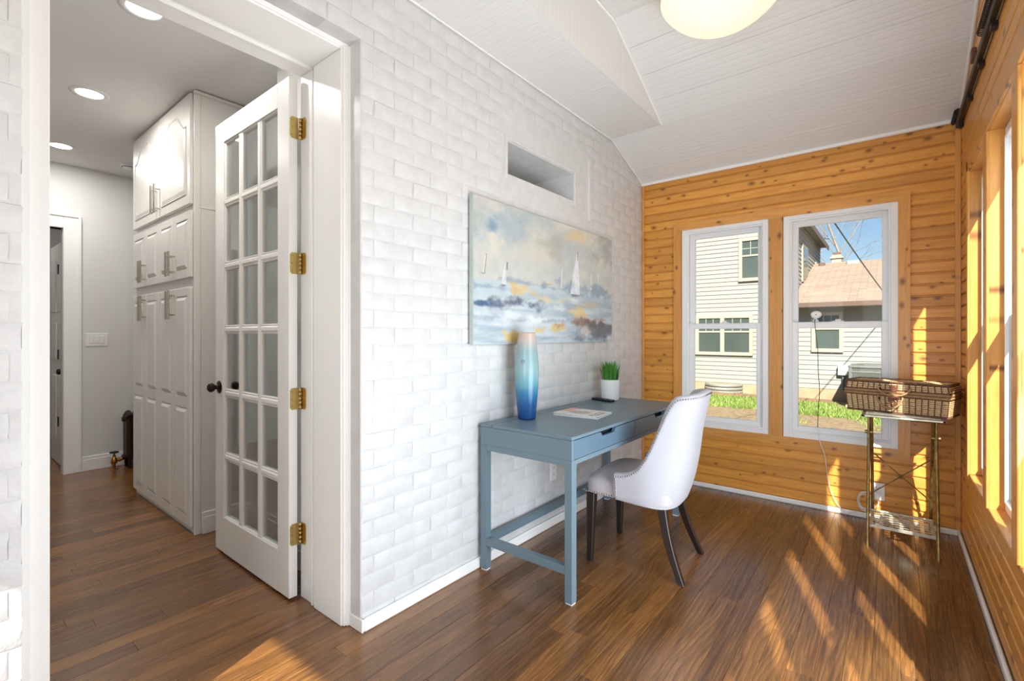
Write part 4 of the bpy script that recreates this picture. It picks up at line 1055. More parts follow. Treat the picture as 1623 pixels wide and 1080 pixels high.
# ------------------------------------------------------------------ chair
ch = empty('dining_chair', (0.641, 2.535, 0), math.radians(4.5)); tag(ch, 'pale grey upholstered wing chair with nailhead trim at the desk', 'chair')
HWD = 0.258
def hermite(xs, ys, x):
    if x <= xs[0]: return ys[0]
    if x >= xs[-1]: return ys[-1]
    for i in range(len(xs)-1):
        if x <= xs[i+1]:
            t_ = (x-xs[i])/(xs[i+1]-xs[i])
            def sl(k):
                a, b = max(k-1, 0), min(k+1, len(xs)-1); return (ys[b]-ys[a])/(xs[b]-xs[a])
            h = xs[i+1]-xs[i]; m0, m1 = sl(i)*h, sl(i+1)*h
            return (2*t_**3-3*t_**2+1)*ys[i]+(t_**3-2*t_**2+t_)*m0+(-2*t_**3+3*t_**2)*ys[i+1]+(t_**3-t_**2)*m1
def upath(s):
    """s in [-1,1]: near arm tip .. back centre .. far arm tip; returns base plan point and backness"""
    q = 1-abs(s); sg = -1 if s < 0 else 1
    if q < 0.22:
        return (-0.075+0.115*q/0.22, sg*HWD, 0.0)
    th = (q-0.22)/0.78*PI/2
    return (0.040+0.185*math.sin(th)**0.9, sg*HWD*math.cos(th)**0.62 if th < PI/2-1e-6 else 0.0, (q-0.22)/0.78)
HX = [0.0, 0.12, 0.22, 0.30, 0.36, 0.42, 0.47, 0.51, 0.56, 0.80, 1.0]
HY = [0.512, 0.522, 0.550, 0.600, 0.665, 0.765, 0.868, 0.916, 0.930, 0.938, 0.944]
def toph(s): return hermite(HX, HY, 1-abs(s))
def sh(s, z, inset=0.0):
    x, y, bk = upath(s); e = 0.01
    x1, y1, _ = upath(max(-1, s-e)); x2, y2, _ = upath(min(1, s+e))
    tx, ty = x2-x1, y2-y1; l = math.hypot(tx, ty) or 1; nx, ny = ty/l, -tx/l     # outward normal
    zf = max(0.0, (z-0.36)/0.585)
    w_ = min(1, bk*1.8); w_ = w_*w_*(3-2*w_)
    rec = 0.115*zf**1.15*w_
    bulge = 0.012*math.sin(min(1, zf*1.6)*PI)
    return ((x+rec)-nx*(inset-bulge), (y*(1-0.07*zf*w_))-ny*(inset-bulge), z)
NS = 81
def shell(i, j):
    s = -1+2*i; zt = toph(s); zb0 = 0.372-0.022*min(1, (1-abs(s))*1.6)
    J = j*20
    if J <= 10: f = J/10; ins = 0.012*(1-min(1, f*6))**2; return sh(s, zb0+(zt-zb0-0.012)*f, ins)
    if J <= 14:
        a = (J-10)/4*PI; return sh(s, zt-0.012+0.014*math.sin(a), 0.022-0.022*math.cos(a))
    f = (J-14)/6; return sh(s, zt-0.012+(0.40-zt+0.012)*f, 0.044+0.02*math.sin(min(1, f*1.4)*PI)*min(1, (1-abs(s))*2))
m = MB(); m.grid(shell, NS, 21, True)
for i in (0, 1):
    pts = [shell(i, j/20) for j in range(21)]; c = tuple(sum(p[k] for p in pts)/21 for k in range(3))
    m.add(pts+[c], [(k, k+1, 21) for k in range(20)]+[(20, 0, 21)])
fixnormals(m.build('backrest', 'fabric', ch))
# seat
def seat(i, j):
    # i around outline, j: 0 bottom edge .. 1 crown centre
    a = 2*PI*i; c_, s_ = math.cos(a), math.sin(a); p = 0.32
    x = 0.5*(0.205-(-0.262))*math.copysign(abs(c_)**p, c_)+0.5*(0.205-0.262); y = 0.240*math.copysign(abs(s_)**p, s_)
    J = j*10
    if J <= 4: z = 0.376+(0.452-0.376)*J/4; k = 1.0+0.012*math.sin(J/4*PI)
    else: f = (J-4)/6; k = 1-f; z = 0.452+0.060*(1-(1-f)**2.6)
    cx_ = -0.03
    return (cx_+(x-cx_)*k, y*k, z)
fixnormals(MB().grid(seat, 64, 11, True, cu=True).build('seat', 'seat_velvet', ch))
MB().box(-0.245, 0.10, -0.205, 0.205, 0.362, 0.380, 0.004).build('seat_base', 'espresso_wood', ch)
# nailheads
nm = MB()
def nail(p, n):
    n = Vector(n).normalized(); a = n.orthogonal().normalized(); b = n.cross(a); p = Vector(p); r_ = 0.0046; vs = []
    for k in range(8): vs.append(p+(a*math.cos(k*PI/4)+b*math.sin(k*PI/4))*r_)
    for k in range(8): vs.append(p+(a*math.cos(k*PI/4)+b*math.sin(k*PI/4))*r_*0.62+n*0.0024)
    vs.append(p+n*0.0032)
    nm.add(vs, [(k, (k+1) % 8, 8+(k+1) % 8, 8+k) for k in range(8)]+[(8+k, 8+(k+1) % 8, 16) for k in range(8)], True)
s = -0.995; last = None
while s < 0.995:
    p = Vector(sh(s, toph(s)-0.016, -0.001))
    if last is None or (p-last).length > 0.0125:
        q = Vector(sh(s, toph(s)-0.016, 0.01)); nail(p, p-q); last = p
    s += 0.0015
for sg in (-1, 1):
    zz = 0.384
    while zz < 0.495:
        p = Vector(sh(sg*0.985, zz, -0.001)); q = Vector(sh(sg*0.985, zz, 0.01)); nail(p, p-q); zz += 0.0125
yy = -0.228
while yy < 0.229:
    nail((-0.2645, yy, 0.384), (-1, 0, 0)); yy += 0.0145
for sg in (-1, 1):
    xx = -0.245
    while xx < -0.085:
        nail((xx, sg*0.2415, 0.384), (0, sg, 0)); xx += 0.0135
o = fixnormals(nm.build('nailhead_trim', 'nail_steel', ch)); o['kind'] = 'stuff'; o['label'] = 'row of round steel nailheads'
def taper_leg(top, bot, rt, rb_, bow=0.0, n=8):
    m = MB(); vs = []
    for k in range(n+1):
        t_ = k/n; x = top[0]+(bot[0]-top[0])*t_+bow*math.sin(t_*PI); y = top[1]+(bot[1]-top[1])*t_; z_ = top[2]*(1-t_); h = rt+(rb_-rt)*t_; c = h*0.18
        for (a, b) in ((-h+c, -h), (h-c, -h), (h, -h+c), (h, h-c), (h-c, h), (-h+c, h), (-h, h-c), (-h, -h+c)): vs.append((x+a, y+b, z_))
    fs = [(i*8+k, i*8+(k+1) % 8, (i+1)*8+(k+1) % 8, (i+1)*8+k) for i in range(n) for k in range(8)]+[tuple(range(8)), tuple(range(n*8, n*8+8))]
    m.add(vs, fs); return m
for sg in (-1, 1):
    fixnormals(taper_leg((-0.225, sg*0.208, 0.372), (-0.232, sg*0.216, 0), 0.024, 0.0145).build('leg', 'espresso_wood', ch))
    fixnormals(taper_leg((0.138, sg*0.150, 0.368), (0.252, sg*0.205, 0), 0.023, 0.0150, -0.014).build('leg', 'espresso_wood', ch))
MB().tube([(0.03, -0.06, 0.365), (0.035, -0.062, 0.30)], 0.0008, 5).build('loose_thread', 'fabric', ch)

# ------------------------------------------------------------------ metal stand
st = empty('tray_stand', (1.765, 3.70, 0), world=True); tag(st, 'folding brass tray stand with a lattice shelf under the wicker case', 'stand')
yf, yb_, zt = 3.487, 3.90, 0.742; xl, xr = 1.607, 1.919
m = MB()
for (x0, x1, y0, y1) in ((1.575, 1.955, 3.535, 3.553), (1.575, 1.955, 3.90, 3.918), (1.575, 1.593, 3.535, 3.918), (1.937, 1.955, 3.535, 3.918)): m.box(x0, x1, y0, y1, 0.744, 0.757, 0.003)
m.build('tray_rim', 'steel_worn', st)
m = MB()
for k in range(6): m.box(1.59, 1.94, 3.575+k*0.055, 3.59+k*0.055, 0.749, 0.754)
m.build('tray_slats', 'steel_worn', st)
for x in (xl, xr):
    MB().tube([(x, 3.74, 0.745), (x, 3.60, 0.38), (x, yf, 0.012)], 0.0085, 10).tube([(x, yf, 0.0), (x, yf, 0.014)], [0.013, 0.010], 10).build('leg', 'brass_old', st)
    xi = x+(0.014 if x == xl else -0.014)
    MB().tube([(xi, 3.66, 0.745), (xi, 3.78, 0.40), (xi, yb_+0.02, 0.012)], 0.0085, 10).tube([(xi, yb_+0.02, 0.0), (xi, yb_+0.02, 0.014)], [0.013, 0.010], 10).build('leg', 'brass_old', st)
    MB().tube([(x-0.02, 3.70, 0.63), (x+0.02, 3.70, 0.63)], 0.011, 10).build('pivot', 'brass_old', st)
    MB().tube([(x, 3.66, 0.74), (x, 3.66, 0.60)], 0.005, 8).build('brace_clip', 'brass_old', st)
ybk = lambda z_: 3.66+0.26*(0.745-z_)/0.745
MB().tube([(xl+0.014, ybk(0.50), 0.50), (xr-0.014, ybk(0.22), 0.22)], 0.0035, 8).build('cross_brace', 'brass_old', st)
MB().tube([(xr-0.014, ybk(0.50)-0.008, 0.50), (xl+0.014, ybk(0.22)-0.008, 0.22)], 0.0035, 8).build('cross_brace', 'brass_old', st)
m = MB(); sx0, sx1, sy0, sy1, sz = 1.622, 1.905, 3.56, 3.86, 0.098
for k in range(7): q = sx0+(sx1-sx0)*k/6; m.box(q-0.009, q+0.009, sy0, sy1, sz, sz+0.002)
for k in range(8): q = sy0+(sy1-sy0)*k/7; m.box(sx0-0.008, sx1+0.008, q-0.007, q+0.007, sz+0.002, sz+0.004)
m.build('lattice_shelf', 'steel_worn', st)
for q in (sy0-0.008, sy1): B(sx0-0.012, sx1+0.012, q, q+0.008, sz-0.012, sz+0.008, 0.002).build('shelf_rail', 'steel_worn', st)

# ------------------------------------------------------------------ wicker case
bl_, br_ = Vector((1.500, 3.742, 0.757)), Vector((1.962, 3.612, 0.757))
ang = math.atan2(br_.y-bl_.y, br_.x-bl_.x); LB = (br_-bl_).length; DB = 0.235
wc = empty('wicker_case', ((bl_.x+br_.x)/2, (bl_.y+br_.y)/2, 0.757), ang); tag(wc, 'closed brown wicker picnic case with two loop handles and leather strap', 'picnic basket')
HB_, HL_ = 0.108, 0.078
def frus(z0, z1, e0, e1):      # e: outward growth of plan at z0,z1 ; front at y=0 towards the camera
    h = LB/2
    return [(-h-e0, -e0, z0), (h+e0, -e0, z0), (h+e0, DB+e0, z0), (-h-e0, DB+e0, z0), (-h-e1, -e1, z1), (h+e1, -e1, z1), (h+e1, DB+e1, z1), (-h-e1, DB+e1, z1)]
FR = [(0, 1, 5, 4), (1, 2, 6, 5), (2, 3, 7, 6), (3, 0, 4, 7), (0, 3, 2, 1), (4, 5, 6, 7)]
def wovn(name, z0, z1, e0, e1, top):
    m = MB(); m.add(frus(z0, z1, e0, e1), FR); body = fixnormals(m.build(name, 'wicker_dark', wc))
    wv_ = MB(); nrow = max(2, round((z1-z0-0.012)/0.0115)); rw = random.Random(4)
    def ee(z_): return e0+(e1-e0)*(z_-z0)/(z1-z0)
    def strip(p, tdir, ndir, length, zc, hgt):
        # small bowed woven strand
        vs = []; T = Vector(tdir); Nn = Vector(ndir)
        for k in range(4):
            f = k/3; bow = 0.0045*math.sin(f*PI)+0.0008
            c = Vector(p)+T*(f-0.5)*length+Nn*bow
            vs += [(c.x, c.y, zc-hgt/2), (c.x+Nn.x*0.0015, c.y+Nn.y*0.0015, zc), (c.x, c.y, zc+hgt/2)]
        wv_.add(vs, [(k*3+q, (k+1)*3+q, (k+1)*3+q+1, k*3+q+1) for k in range(3) for q in range(2)], True)
    ncell = 17; ncd = 8
    for r in range(nrow):
        zc = z0+0.008+(z1-z0-0.014)*(r+0.5)/nrow; e = ee(zc); hh = (z1-z0-0.014)/nrow*0.78
        for c in range(ncell):
            Lc = (LB+2*e)/ncell; x = -LB/2-e+Lc*(c+0.5); 
            strip((x, -e-0.001, 0), (1, 0, 0), (0, -1, 0), Lc*0.80, zc+rw.uniform(-.0008, .0008), hh); strip((x, DB+e+0.001, 0), (-1, 0, 0), (0, 1, 0), Lc*0.80, zc, hh)
        for c in range(ncd):
            Lc = (DB+2*e)/ncd; y = -e+Lc*(c+0.5)
            strip((LB/2+e+0.001, y, 0), (0, 1, 0), (1, 0, 0), Lc*0.80, zc, hh); strip((-LB/2-e-0.001, y, 0), (0, -1, 0), (-1, 0, 0), Lc*0.80, zc, hh)
    o = wv_.build(name+'_weave', 'wicker_light', wc); o['kind'] = 'stuff'
    stk = MB()
    for c in range(ncell+1):
        f = c/ncell
        for yy_, sg in ((0, -1), (1, 1)):
            pa = (-LB/2-e0+(LB+2*e0)*f, -e0-0.002 if yy_ == 0 else DB+e0+0.002, z0+0.002); pb_ = (-LB/2-e1+(LB+2*e1)*f, -e1-0.002 if yy_ == 0 else DB+e1+0.002, z1-0.002)
            stk.tube([pa, pb_], 0.0024, 5)
    for c in range(1, ncd):
        f = c/ncd
        for sg in (-1, 1):
            stk.tube([(sg*(LB/2+e0+0.002), -e0+(DB+2*e0)*f, z0+0.002), (sg*(LB/2+e1+0.002), -e1+(DB+2*e1)*f, z1-0.002)], 0.0032, 5)
    o = stk.build(name+'_stakes', 'wicker_dark', wc); o['kind'] = 'stuff'
    return body
wovn('base', 0.004, HB_, 0.0, 0.010, False)
wovn('lid', HB_+0.030, HB_+0.030+HL_*0.62, 0.010, 0.002, True)
def rim(z_, e, r_, mat, name):
    h = LB/2+e; pts = [(-h, -e, z_), (h, -e, z_), (h, DB+e, z_), (-h, DB+e, z_)]; P_ = []
    for k in range(4):
        a, b = Vector(pts[k]), Vector(pts[(k+1) % 4])
        for f in (0.02, 0.35, 0.65, 0.98): P_.append(a.lerp(b, f))
    MB().tube(P_, r_, 8, closed=True).build(name, mat, wc)
rim(HB_+0.007, 0.013, 0.0075, 'wicker_rim', 'rim'); rim(HB_+0.023, 0.013, 0.0075, 'wicker_rim', 'rim')
rim(0.005, 0.003, 0.0055, 'wicker_dark', 'bottom_braid')
zt_ = HB_+0.030+HL_*0.62
br = MB(); hh = LB/2+0.004
for ph0 in (0, PI):
    pts = []
    per = [(-hh, -0.003), (hh, -0.003), (hh, DB+0.003), (-hh, DB+0.003)]
    for k in range(4):
        a, b = Vector(per[k]+(0,)), Vector(per[(k+1) % 4]+(0,)); n_ = 40 if k % 2 == 0 else 20
        for q in range(n_):
            c = a.lerp(b, q/n_); w_ = q/n_*(b-a).length/0.03*2*PI+ph0; nrm = Vector(((b-a).y, -(b-a).x, 0)).normalized()
            pts.append(c+nrm*0.004*math.cos(w_)+Vector((0, 0, zt_+0.002+0.004*math.sin(w_))))
    br.tube(pts, 0.0048, 6, closed=True)
br.build('lid_braid', 'wicker_dark', wc)
# flat woven top
tw = MB()
for r in range(14):
    for c in range(26):
        x = -LB/2+LB*(c+0.5)/26; y = DB*(r+0.5)/14; hgt = 0.004 if (r+c) % 2 == 0 else 0.0015
        tw.box(x-LB/52*0.95, x+LB/52*0.95, y-DB/28*0.8, y+DB/28*0.8, zt_-0.004, zt_+hgt, 0.0015)
o = tw.build('top_weave', 'wicker_light', wc); o['kind'] = 'stuff'
def loop(cx_, wd, z_, drop, sway, name):
    pts = [(cx_-wd/2+0.010, -0.016, z_+0.004), (cx_-wd/2, -0.024, z_+0.008), (cx_-wd/2-0.002, -0.032, z_-0.004), (cx_-wd*0.40, -0.040, z_-drop*0.55), (cx_-wd*0.22, -0.046, z_-drop*0.9), (cx_, -0.048, z_-drop), (cx_+wd*0.22, -0.046, z_-drop*0.93), (cx_+wd*0.40, -0.040, z_-drop*0.6), (cx_+wd/2+0.002, -0.032, z_-0.004), (cx_+wd/2, -0.024, z_+0.008), (cx_+wd/2-0.010, -0.016, z_+0.004)]
    f = []
    for i in range(len(pts)-1):
        for k in range(4):
            t_ = k/4; p0, p1, p2, p3 = pts[max(i-1, 0)], pts[i], pts[i+1], pts[min(i+2, len(pts)-1)]
            f.append(tuple(0.5*((2*p1[q])+(-p0[q]+p2[q])*t_+(2*p0[q]-5*p1[q]+4*p2[q]-p3[q])*t_*t_+(-p0[q]+3*p1[q]-3*p2[q]+p3[q])*t_**3) for q in range(3)))
    f.append(pts[-1])
    h = MB().tube(f, 0.0052, 8); o = h.build(name, 'wicker_rim', wc)
    MB().tube([p for p in f if abs(p[0]-cx_) < wd*0.22], 0.0074, 8).build('grip_wrap', 'wicker_rim', o)
    for sg in (-1, 1): MB().tube([(cx_+sg*(wd/2-0.006), -0.006, z_+0.012), (cx_+sg*(wd/2-0.004), -0.020, z_+0.012), (cx_+sg*(wd/2-0.004), -0.020, z_-0.010), (cx_+sg*(wd/2-0.006), -0.006, z_-0.010)], 0.004, 6).build('handle_loop', 'oil_bronze', o)
loop(0.005, 0.150, HB_+0.046, 0.040, 0, 'lid_handle')
loop(-0.015, 0.118, HB_-0.012, 0.058, 0, 'base_handle')
st1 = MB(); st1.prism([(-0.020, HB_+0.066), (0.020, HB_+0.066), (0.018, HB_+0.028), (-0.014, HB_+0.028)], -0.026, -0.022, 'y'); fixnormals(st1.build('strap', 'leather', wc))
st1 = MB(); st1.prism([(-0.026, HB_-0.004), (0.024, HB_-0.004), (0.022, HB_-0.034), (0.008, HB_-0.056), (-0.014, HB_-0.050), (-0.026, HB_-0.030)], -0.020, -0.015, 'y'); fixnormals(st1.build('strap', 'leather', wc))
m = MB()
for x in (-0.012, 0.0, 0.012): m.lathe([(0.0, -0.0290), (0.003, -0.0285), (0.0035, -0.026)], (x, 0, HB_+0.058), 8, 'y')
o = m.build('rivets', 'nail_steel', wc); o['kind'] = 'stuff'
MB().lathe([(0.0, -0.025), (0.003, -0.0245), (0.0035, -0.018), (0.0035, -0.008)], (-0.034, 0, HB_-0.045), 8, 'y').build('stud', 'nail_steel', wc)
m = MB(); m.tube([(0.004+0.010*math.cos(a), -0.023, HB_-0.036+0.012*math.sin(a)) for a in [k*PI/8 for k in range(16)]], 0.0025, 6, closed=True); m.box(-0.006, 0.016, -0.026, -0.019, HB_-0.066, HB_-0.044, 0.004); m.build('clasp', 'brass_old', wc)

# ------------------------------------------------------------------ outlets, camera on the window and its cord
def outlet(name, origin, du, dn, label):
    r = empty(name, origin); tag(r, label, 'outlet'); du, dn = Vector(du), Vector(dn); up = Vector((0, 0, 1))
    def bx_(u0, u1, z0, z1, n0, n1, nm_, mat):
        m = MB(); a = du*u0+up*z0+dn*n0; b = du*u1+up*z1+dn*n1; m.box(a.x, b.x, a.y, b.y, a.z, b.z, 0.002 if n1-n0 > 0.004 else 0); return m.build(nm_, mat, r)
    bx_(-0.036, 0.036, -0.058, 0.058, 0.0, 0.006, 'plate', 'white_plastic')
    for z_ in (0.021, -0.021):
        s_ = bx_(-0.015, 0.015, z_-0.014, z_+0.014, 0.0055, 0.0075, 'socket', 'white_plastic')
        for u in (-0.006, 0.006):
            o_ = bx_(u-0.0012, u+0.0012, z_-0.002, z_+0.007, 0.0072, 0.0082, 'slot', 'outlet_slot'); o_.parent = s_
    return r
op = atY(1391.5, 779, D-0.001); outlet('wall_outlet', (op.x, D, op.z), (1, 0, 0), (0, -1, 0), 'white outlet plate on the pine wall behind the tray stand')
ob = atX(876, 747, 0.0); outlet('wall_outlet', (0.001, ob.y, ob.z), (0, 1, 0), (1, 0, 0), 'white outlet plate on the brick wall under the desk')
oc = atX(958, 715, 0.0)

cp_ = atY(1293, 512, D+0.04)
sc_ = empty('security_camera', (cp_.x, D+0.030, 1.326), world=True); tag(sc_, 'small round white camera on the window rail with a hanging cord', 'camera')
cx_ = cp_.x
fixnormals(MB().lathe([(0.0, 1.3265), (0.020, 1.3265), (0.020, 1.334), (0.013, 1.345), (0.008, 1.352), (0.0, 1.352)], (cx_, D+0.030, 0), 20).build('base', 'white_plastic', sc_))
hp = MB(); hc = Vector((cx_+0.004, D+0.026, 1.378)); hp.grid(lambda i, j: tuple(hc+Vector((0.034*math.sin(j*PI)*math.cos(2*PI*i), 0.016*math.cos(j*PI), 0.027*math.sin(j*PI)*math.sin(2*PI*i)))), 28, 13, True, cu=True)
fixnormals(hp.build('head', 'white_plastic', sc_))
MB().lathe([(0.0, 0.0175), (0.006, 0.0165), (0.008, 0.0145)], (hc.x, hc.y, hc.z), 14, 'y').build('lens', 'outlet_slot', sc_)
MB().lathe([(0.0, -0.0170), (0.004, -0.0160)], (hc.x, hc.y, hc.z), 10, 'y').build('mount_screw', 'outlet_slot', sc_)
def catm(pts, n=6):
    f = []
    for i in range(len(pts)-1):
        for k in range(n):
            t_ = k/n; p0, p1, p2, p3 = pts[max(i-1, 0)], pts[i], pts[i+1], pts[min(i+2, len(pts)-1)]
            f.append(tuple(0.5*((2*p1[q])+(-p0[q]+p2[q])*t_+(2*p0[q]-5*p1[q]+4*p2[q]-p3[q])*t_*t_+(-p0[q]+3*p1[q]-3*p2[q]+p3[q])*t_**3) for q in range(3)))
    f.append(tuple(pts[-1])); return f
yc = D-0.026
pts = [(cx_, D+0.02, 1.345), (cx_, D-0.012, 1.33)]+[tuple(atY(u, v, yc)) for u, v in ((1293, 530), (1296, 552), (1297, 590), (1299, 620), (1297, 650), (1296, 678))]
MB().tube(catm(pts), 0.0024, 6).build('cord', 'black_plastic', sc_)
pts = [tuple(atY(u, v, yc)) for u, v in ((1296, 678), (1300, 702), (1307, 722), (1311, 750), (1317, 778), (1328, 800), (1342, 814))]
pts += [(atY(1356, 822, yc-0.02).x, yc-0.02, 0.045), (1.56, D-0.05, 0.045)]
MB().tube(catm(pts), 0.0024, 6).build('lower_cord', 'white_plastic', sc_)
cc = Vector((atY(1371, 803, D-0.06).x, D-0.05, 0.125)); pts = []
for k in range(90):
    a = k/90*2*PI*4; r_ = 0.036+0.006*math.sin(a*0.37); pts.append((cc.x+r_*math.cos(a), cc.y+0.012*math.sin(a*0.9)+0.0012*(k % 7), cc.z+r_*1.5*math.sin(a)))
MB().tube(pts, 0.0026, 6).build('cord_coil', 'white_plastic', sc_)
B(op.x-0.017, op.x+0.017, D-0.048, D-0.0075, op.z-0.050, op.z-0.006, 0.006).build('plug', 'white_plastic', sc_)
MB().tube(catm([(op.x, D-0.03, op.z-0.048), (op.x+0.002, D-0.04, op.z-0.09), (cc.x+0.04, cc.y, cc.z-0.02)]), 0.0024, 6).build('plug_lead', 'white_plastic', sc_)

# ------------------------------------------------------------------ dark rail along the window wall
rl = empty('curtain_rail', (W, 3.2, 2.50), world=True); tag(rl, 'dark metal rail with coiled springs along the top of the window wall', 'rail')
B(W-0.030, W-0.008, 1.9, 3.93, 2.485, 2.525, 0.004).build('track', 'black_metal', rl)
for y in (3.86, 3.45, 3.05, 2.70, 2.4): B(W-0.022, W-0.001, y-0.02, y+0.02, 2.462, 2.49, 0.003).build('bracket', 'black_metal', rl)
def coil(y0, y1, z_, r_, turns):
    pts = []
    N = turns*8
    for k in range(N+1):
        a = 2*PI*k/8; pts.append((W-0.030+r_*math.cos(a), y0+(y1-y0)*k/N, z_+r_*math.sin(a)))
    return MB().tube(pts, 0.0025, 5)
coil(1.95, 2.86, 2.535, 0.016, 60).build('spring', 'black_metal', rl)
coil(3.78, 3.965, 2.535, 0.018, 14).build('spring', 'black_metal', rl)
MB().tube([(W-0.03, 3.93, 2.51), (W-0.03, 3.975, 2.495)], 0.007, 8).build('end_cap', 'steel_worn', rl)
bk = atX(1543, 88, W-0.01); o = B(W-0.02, W-0.001, bk.y-0.03, bk.y+0.03, bk.z-0.03, bk.z+0.03, 0.004).build('wall_bracket', 'leather'); tag(o, 'small brown wooden block under the ceiling above the rail', 'bracket')

# ------------------------------------------------------------------ outdoors
GZ = -0.30; HY_ = 13.2
yd = MB(); yd.grid(lambda i, j: (-45+90*i, -40+100*j, GZ+0.02*mnoise.noise(Vector((i*60, j*60, 0)))), 60, 60, True); o = yd.build('ground', 'yard'); tag(o, 'bare brown dirt yard outside the windows', 'ground', kind='structure')
lw = MB(); rg = random.Random(21)
def gblade(x, y, h, a):
    wd = 0.012; dx, dy = math.cos(a)*wd, math.sin(a)*wd; lx, ly = rg.uniform(-.05, .05), rg.uniform(-.05, .05)
    lw.add([(x-dx, y-dy, GZ), (x+dx, y+dy, GZ), (x+lx, y+ly, GZ+h)], [(0, 1, 2)])
for k in range(30000):
    x = rg.uniform(-4.0, 4.0); y = rg.uniform(9.4, 12.5)
    dens = mnoise.noise(Vector((x*0.9, y*1.3, 4)))*0.8+(0.5 if y > 10.6 else -0.35)
    if 0.8 < x < 2.2 and y > 11.95: continue
    if dens > rg.uniform(-0.2, 0.5): gblade(x, y, rg.uniform(0.03, 0.10), rg.uniform(0, PI))
o = lw.build('grass_strip', 'lawn'); tag(o, 'bright green grass strip along the neighbouring house', 'grass', kind='stuff')
tb = empty('timber_edging', (0, 12.6, GZ), world=True); tag(tb, 'low timber edging between the grass and the house', 'edging')
for k in range(3): B(-5.3+k*2.0+0.01, -3.3+k*2.0-0.01, 12.55, 12.68, GZ, GZ+0.09, 0.01).build('timber', 'timber', tb)

nh = empty('neighbour_house', (0, HY_, GZ), world=True); tag(nh, 'neighbouring house with cream lap siding and brown shingle roof', 'house')
XE = -0.17; ZE = 4.22; ZW = 2.02; lap = 0.11
fz = GZ+0.28
def siding(m, x0, x1, y, z0, z1):
    z_ = z0; vs = []
    while z_ < z1-0.001:
        zz = min(z_+lap, z1); m.add([(x0, y-0.022, z_), (x1, y-0.022, z_), (x1, y-0.004, zz), (x0, y-0.004, zz), (x0, y, z_), (x1, y, z_)], [(0, 1, 2, 3), (4, 5, 1, 0)]); z_ += lap
m = MB(); siding(m, -9, XE, HY_, fz, ZE); siding(m, XE, 8, HY_, fz, ZW)
z_ = ZW
while z_ < ZE:
    zz = min(z_+lap, ZE); m.add([(XE+0.022, HY_, z_), (XE+0.022, 19.0, z_), (XE+0.004, 19.0, zz), (XE+0.004, HY_, zz), (XE, HY_, z_), (XE, 19.0, z_)], [(0, 1, 2, 3), (5, 4, 0, 1)]); z_ += lap
m.build('siding', 'siding', nh)
B(-9, XE, HY_, 19.0, GZ, ZE).build('wall', 'siding', nh); B(XE, 8, HY_, 21.5, GZ, ZW).build('wing_wall', 'siding', nh)
B(-9, 8, HY_-0.012, HY_+0.02, GZ-0.2, fz+0.005).build('foundation', 'foundation', nh)
B(XE-0.05, XE+0.03, HY_-0.03, HY_+0.02, ZW, ZE).build('corner_board', 'tan_trim', nh)
# roofs
m = MB(); e = 0.22
m.add([(-9.5, HY_-e, ZE), (XE+e, HY_-e, ZE), (XE+e, 19.0+e, ZE), (-9.5, 19.0+e, ZE), (-6.5, 16.7, 6.3), (-3.6, 16.7, 6.3)], [(0, 1, 5, 4), (1, 2, 5), (2, 3, 4, 5), (3, 0, 4), (3, 2, 1, 0)])
fixnormals(m.build('main_roof', 'shingles', nh))
MB().box(-9.5, XE+e, HY_-e-0.02, HY_-e, ZE-0.14, ZE+0.01).box(XE+e, XE+e+0.02, HY_-e-0.02, 19.0+e, ZE-0.14, ZE+0.01).build('main_fascia', 'gutter_brown', nh)
MB().box(-9.5, XE+e, HY_-e, HY_, ZE-0.03, ZE-0.005).box(XE, XE+e, HY_, 19.0+e, ZE-0.03, ZE-0.005).build('main_eave', 'soffit_shade', nh)
sl_ = 0.315; RY = 17.4; rz = ZW+(RY-HY_)*sl_
Lr = math.hypot(RY-(HY_-0.45), rz-(ZW-0.45*sl_))
m = MB().box(-(8.4-XE)/2, (8.4-XE)/2, -Lr/2, Lr/2, -0.04, 0.04); o = m.build('wing_roof', 'shingles', nh, loc=((8.4+XE)/2, (HY_-0.45+RY)/2-HY_, (ZW-0.45*sl_+rz)/2+0.05-GZ)); o.rotation_euler = (math.atan(sl_), 0, 0)
m = MB().box(-(8.4-XE)/2, (8.4-XE)/2, -Lr/2, Lr/2, -0.04, 0.04); o = m.build('wing_roof', 'shingles', nh, loc=((8.4+XE)/2, (2*RY-(HY_-0.45)+RY)/2-HY_, (ZW-0.45*sl_+rz)/2+0.05-GZ)); o.rotation_euler = (-math.atan(sl_), 0, 0)
gy = HY_-0.45; gz = ZW-0.45*sl_
MB().box(XE+0.03, 8.4, gy-0.06, gy, gz-0.02, gz+0.09, 0.01).build('gutter', 'gutter_brown', nh)
MB().box(XE+0.03, 8.4, gy, HY_, gz-0.02, gz).build('wing_eave', 'soffit_shade', nh)
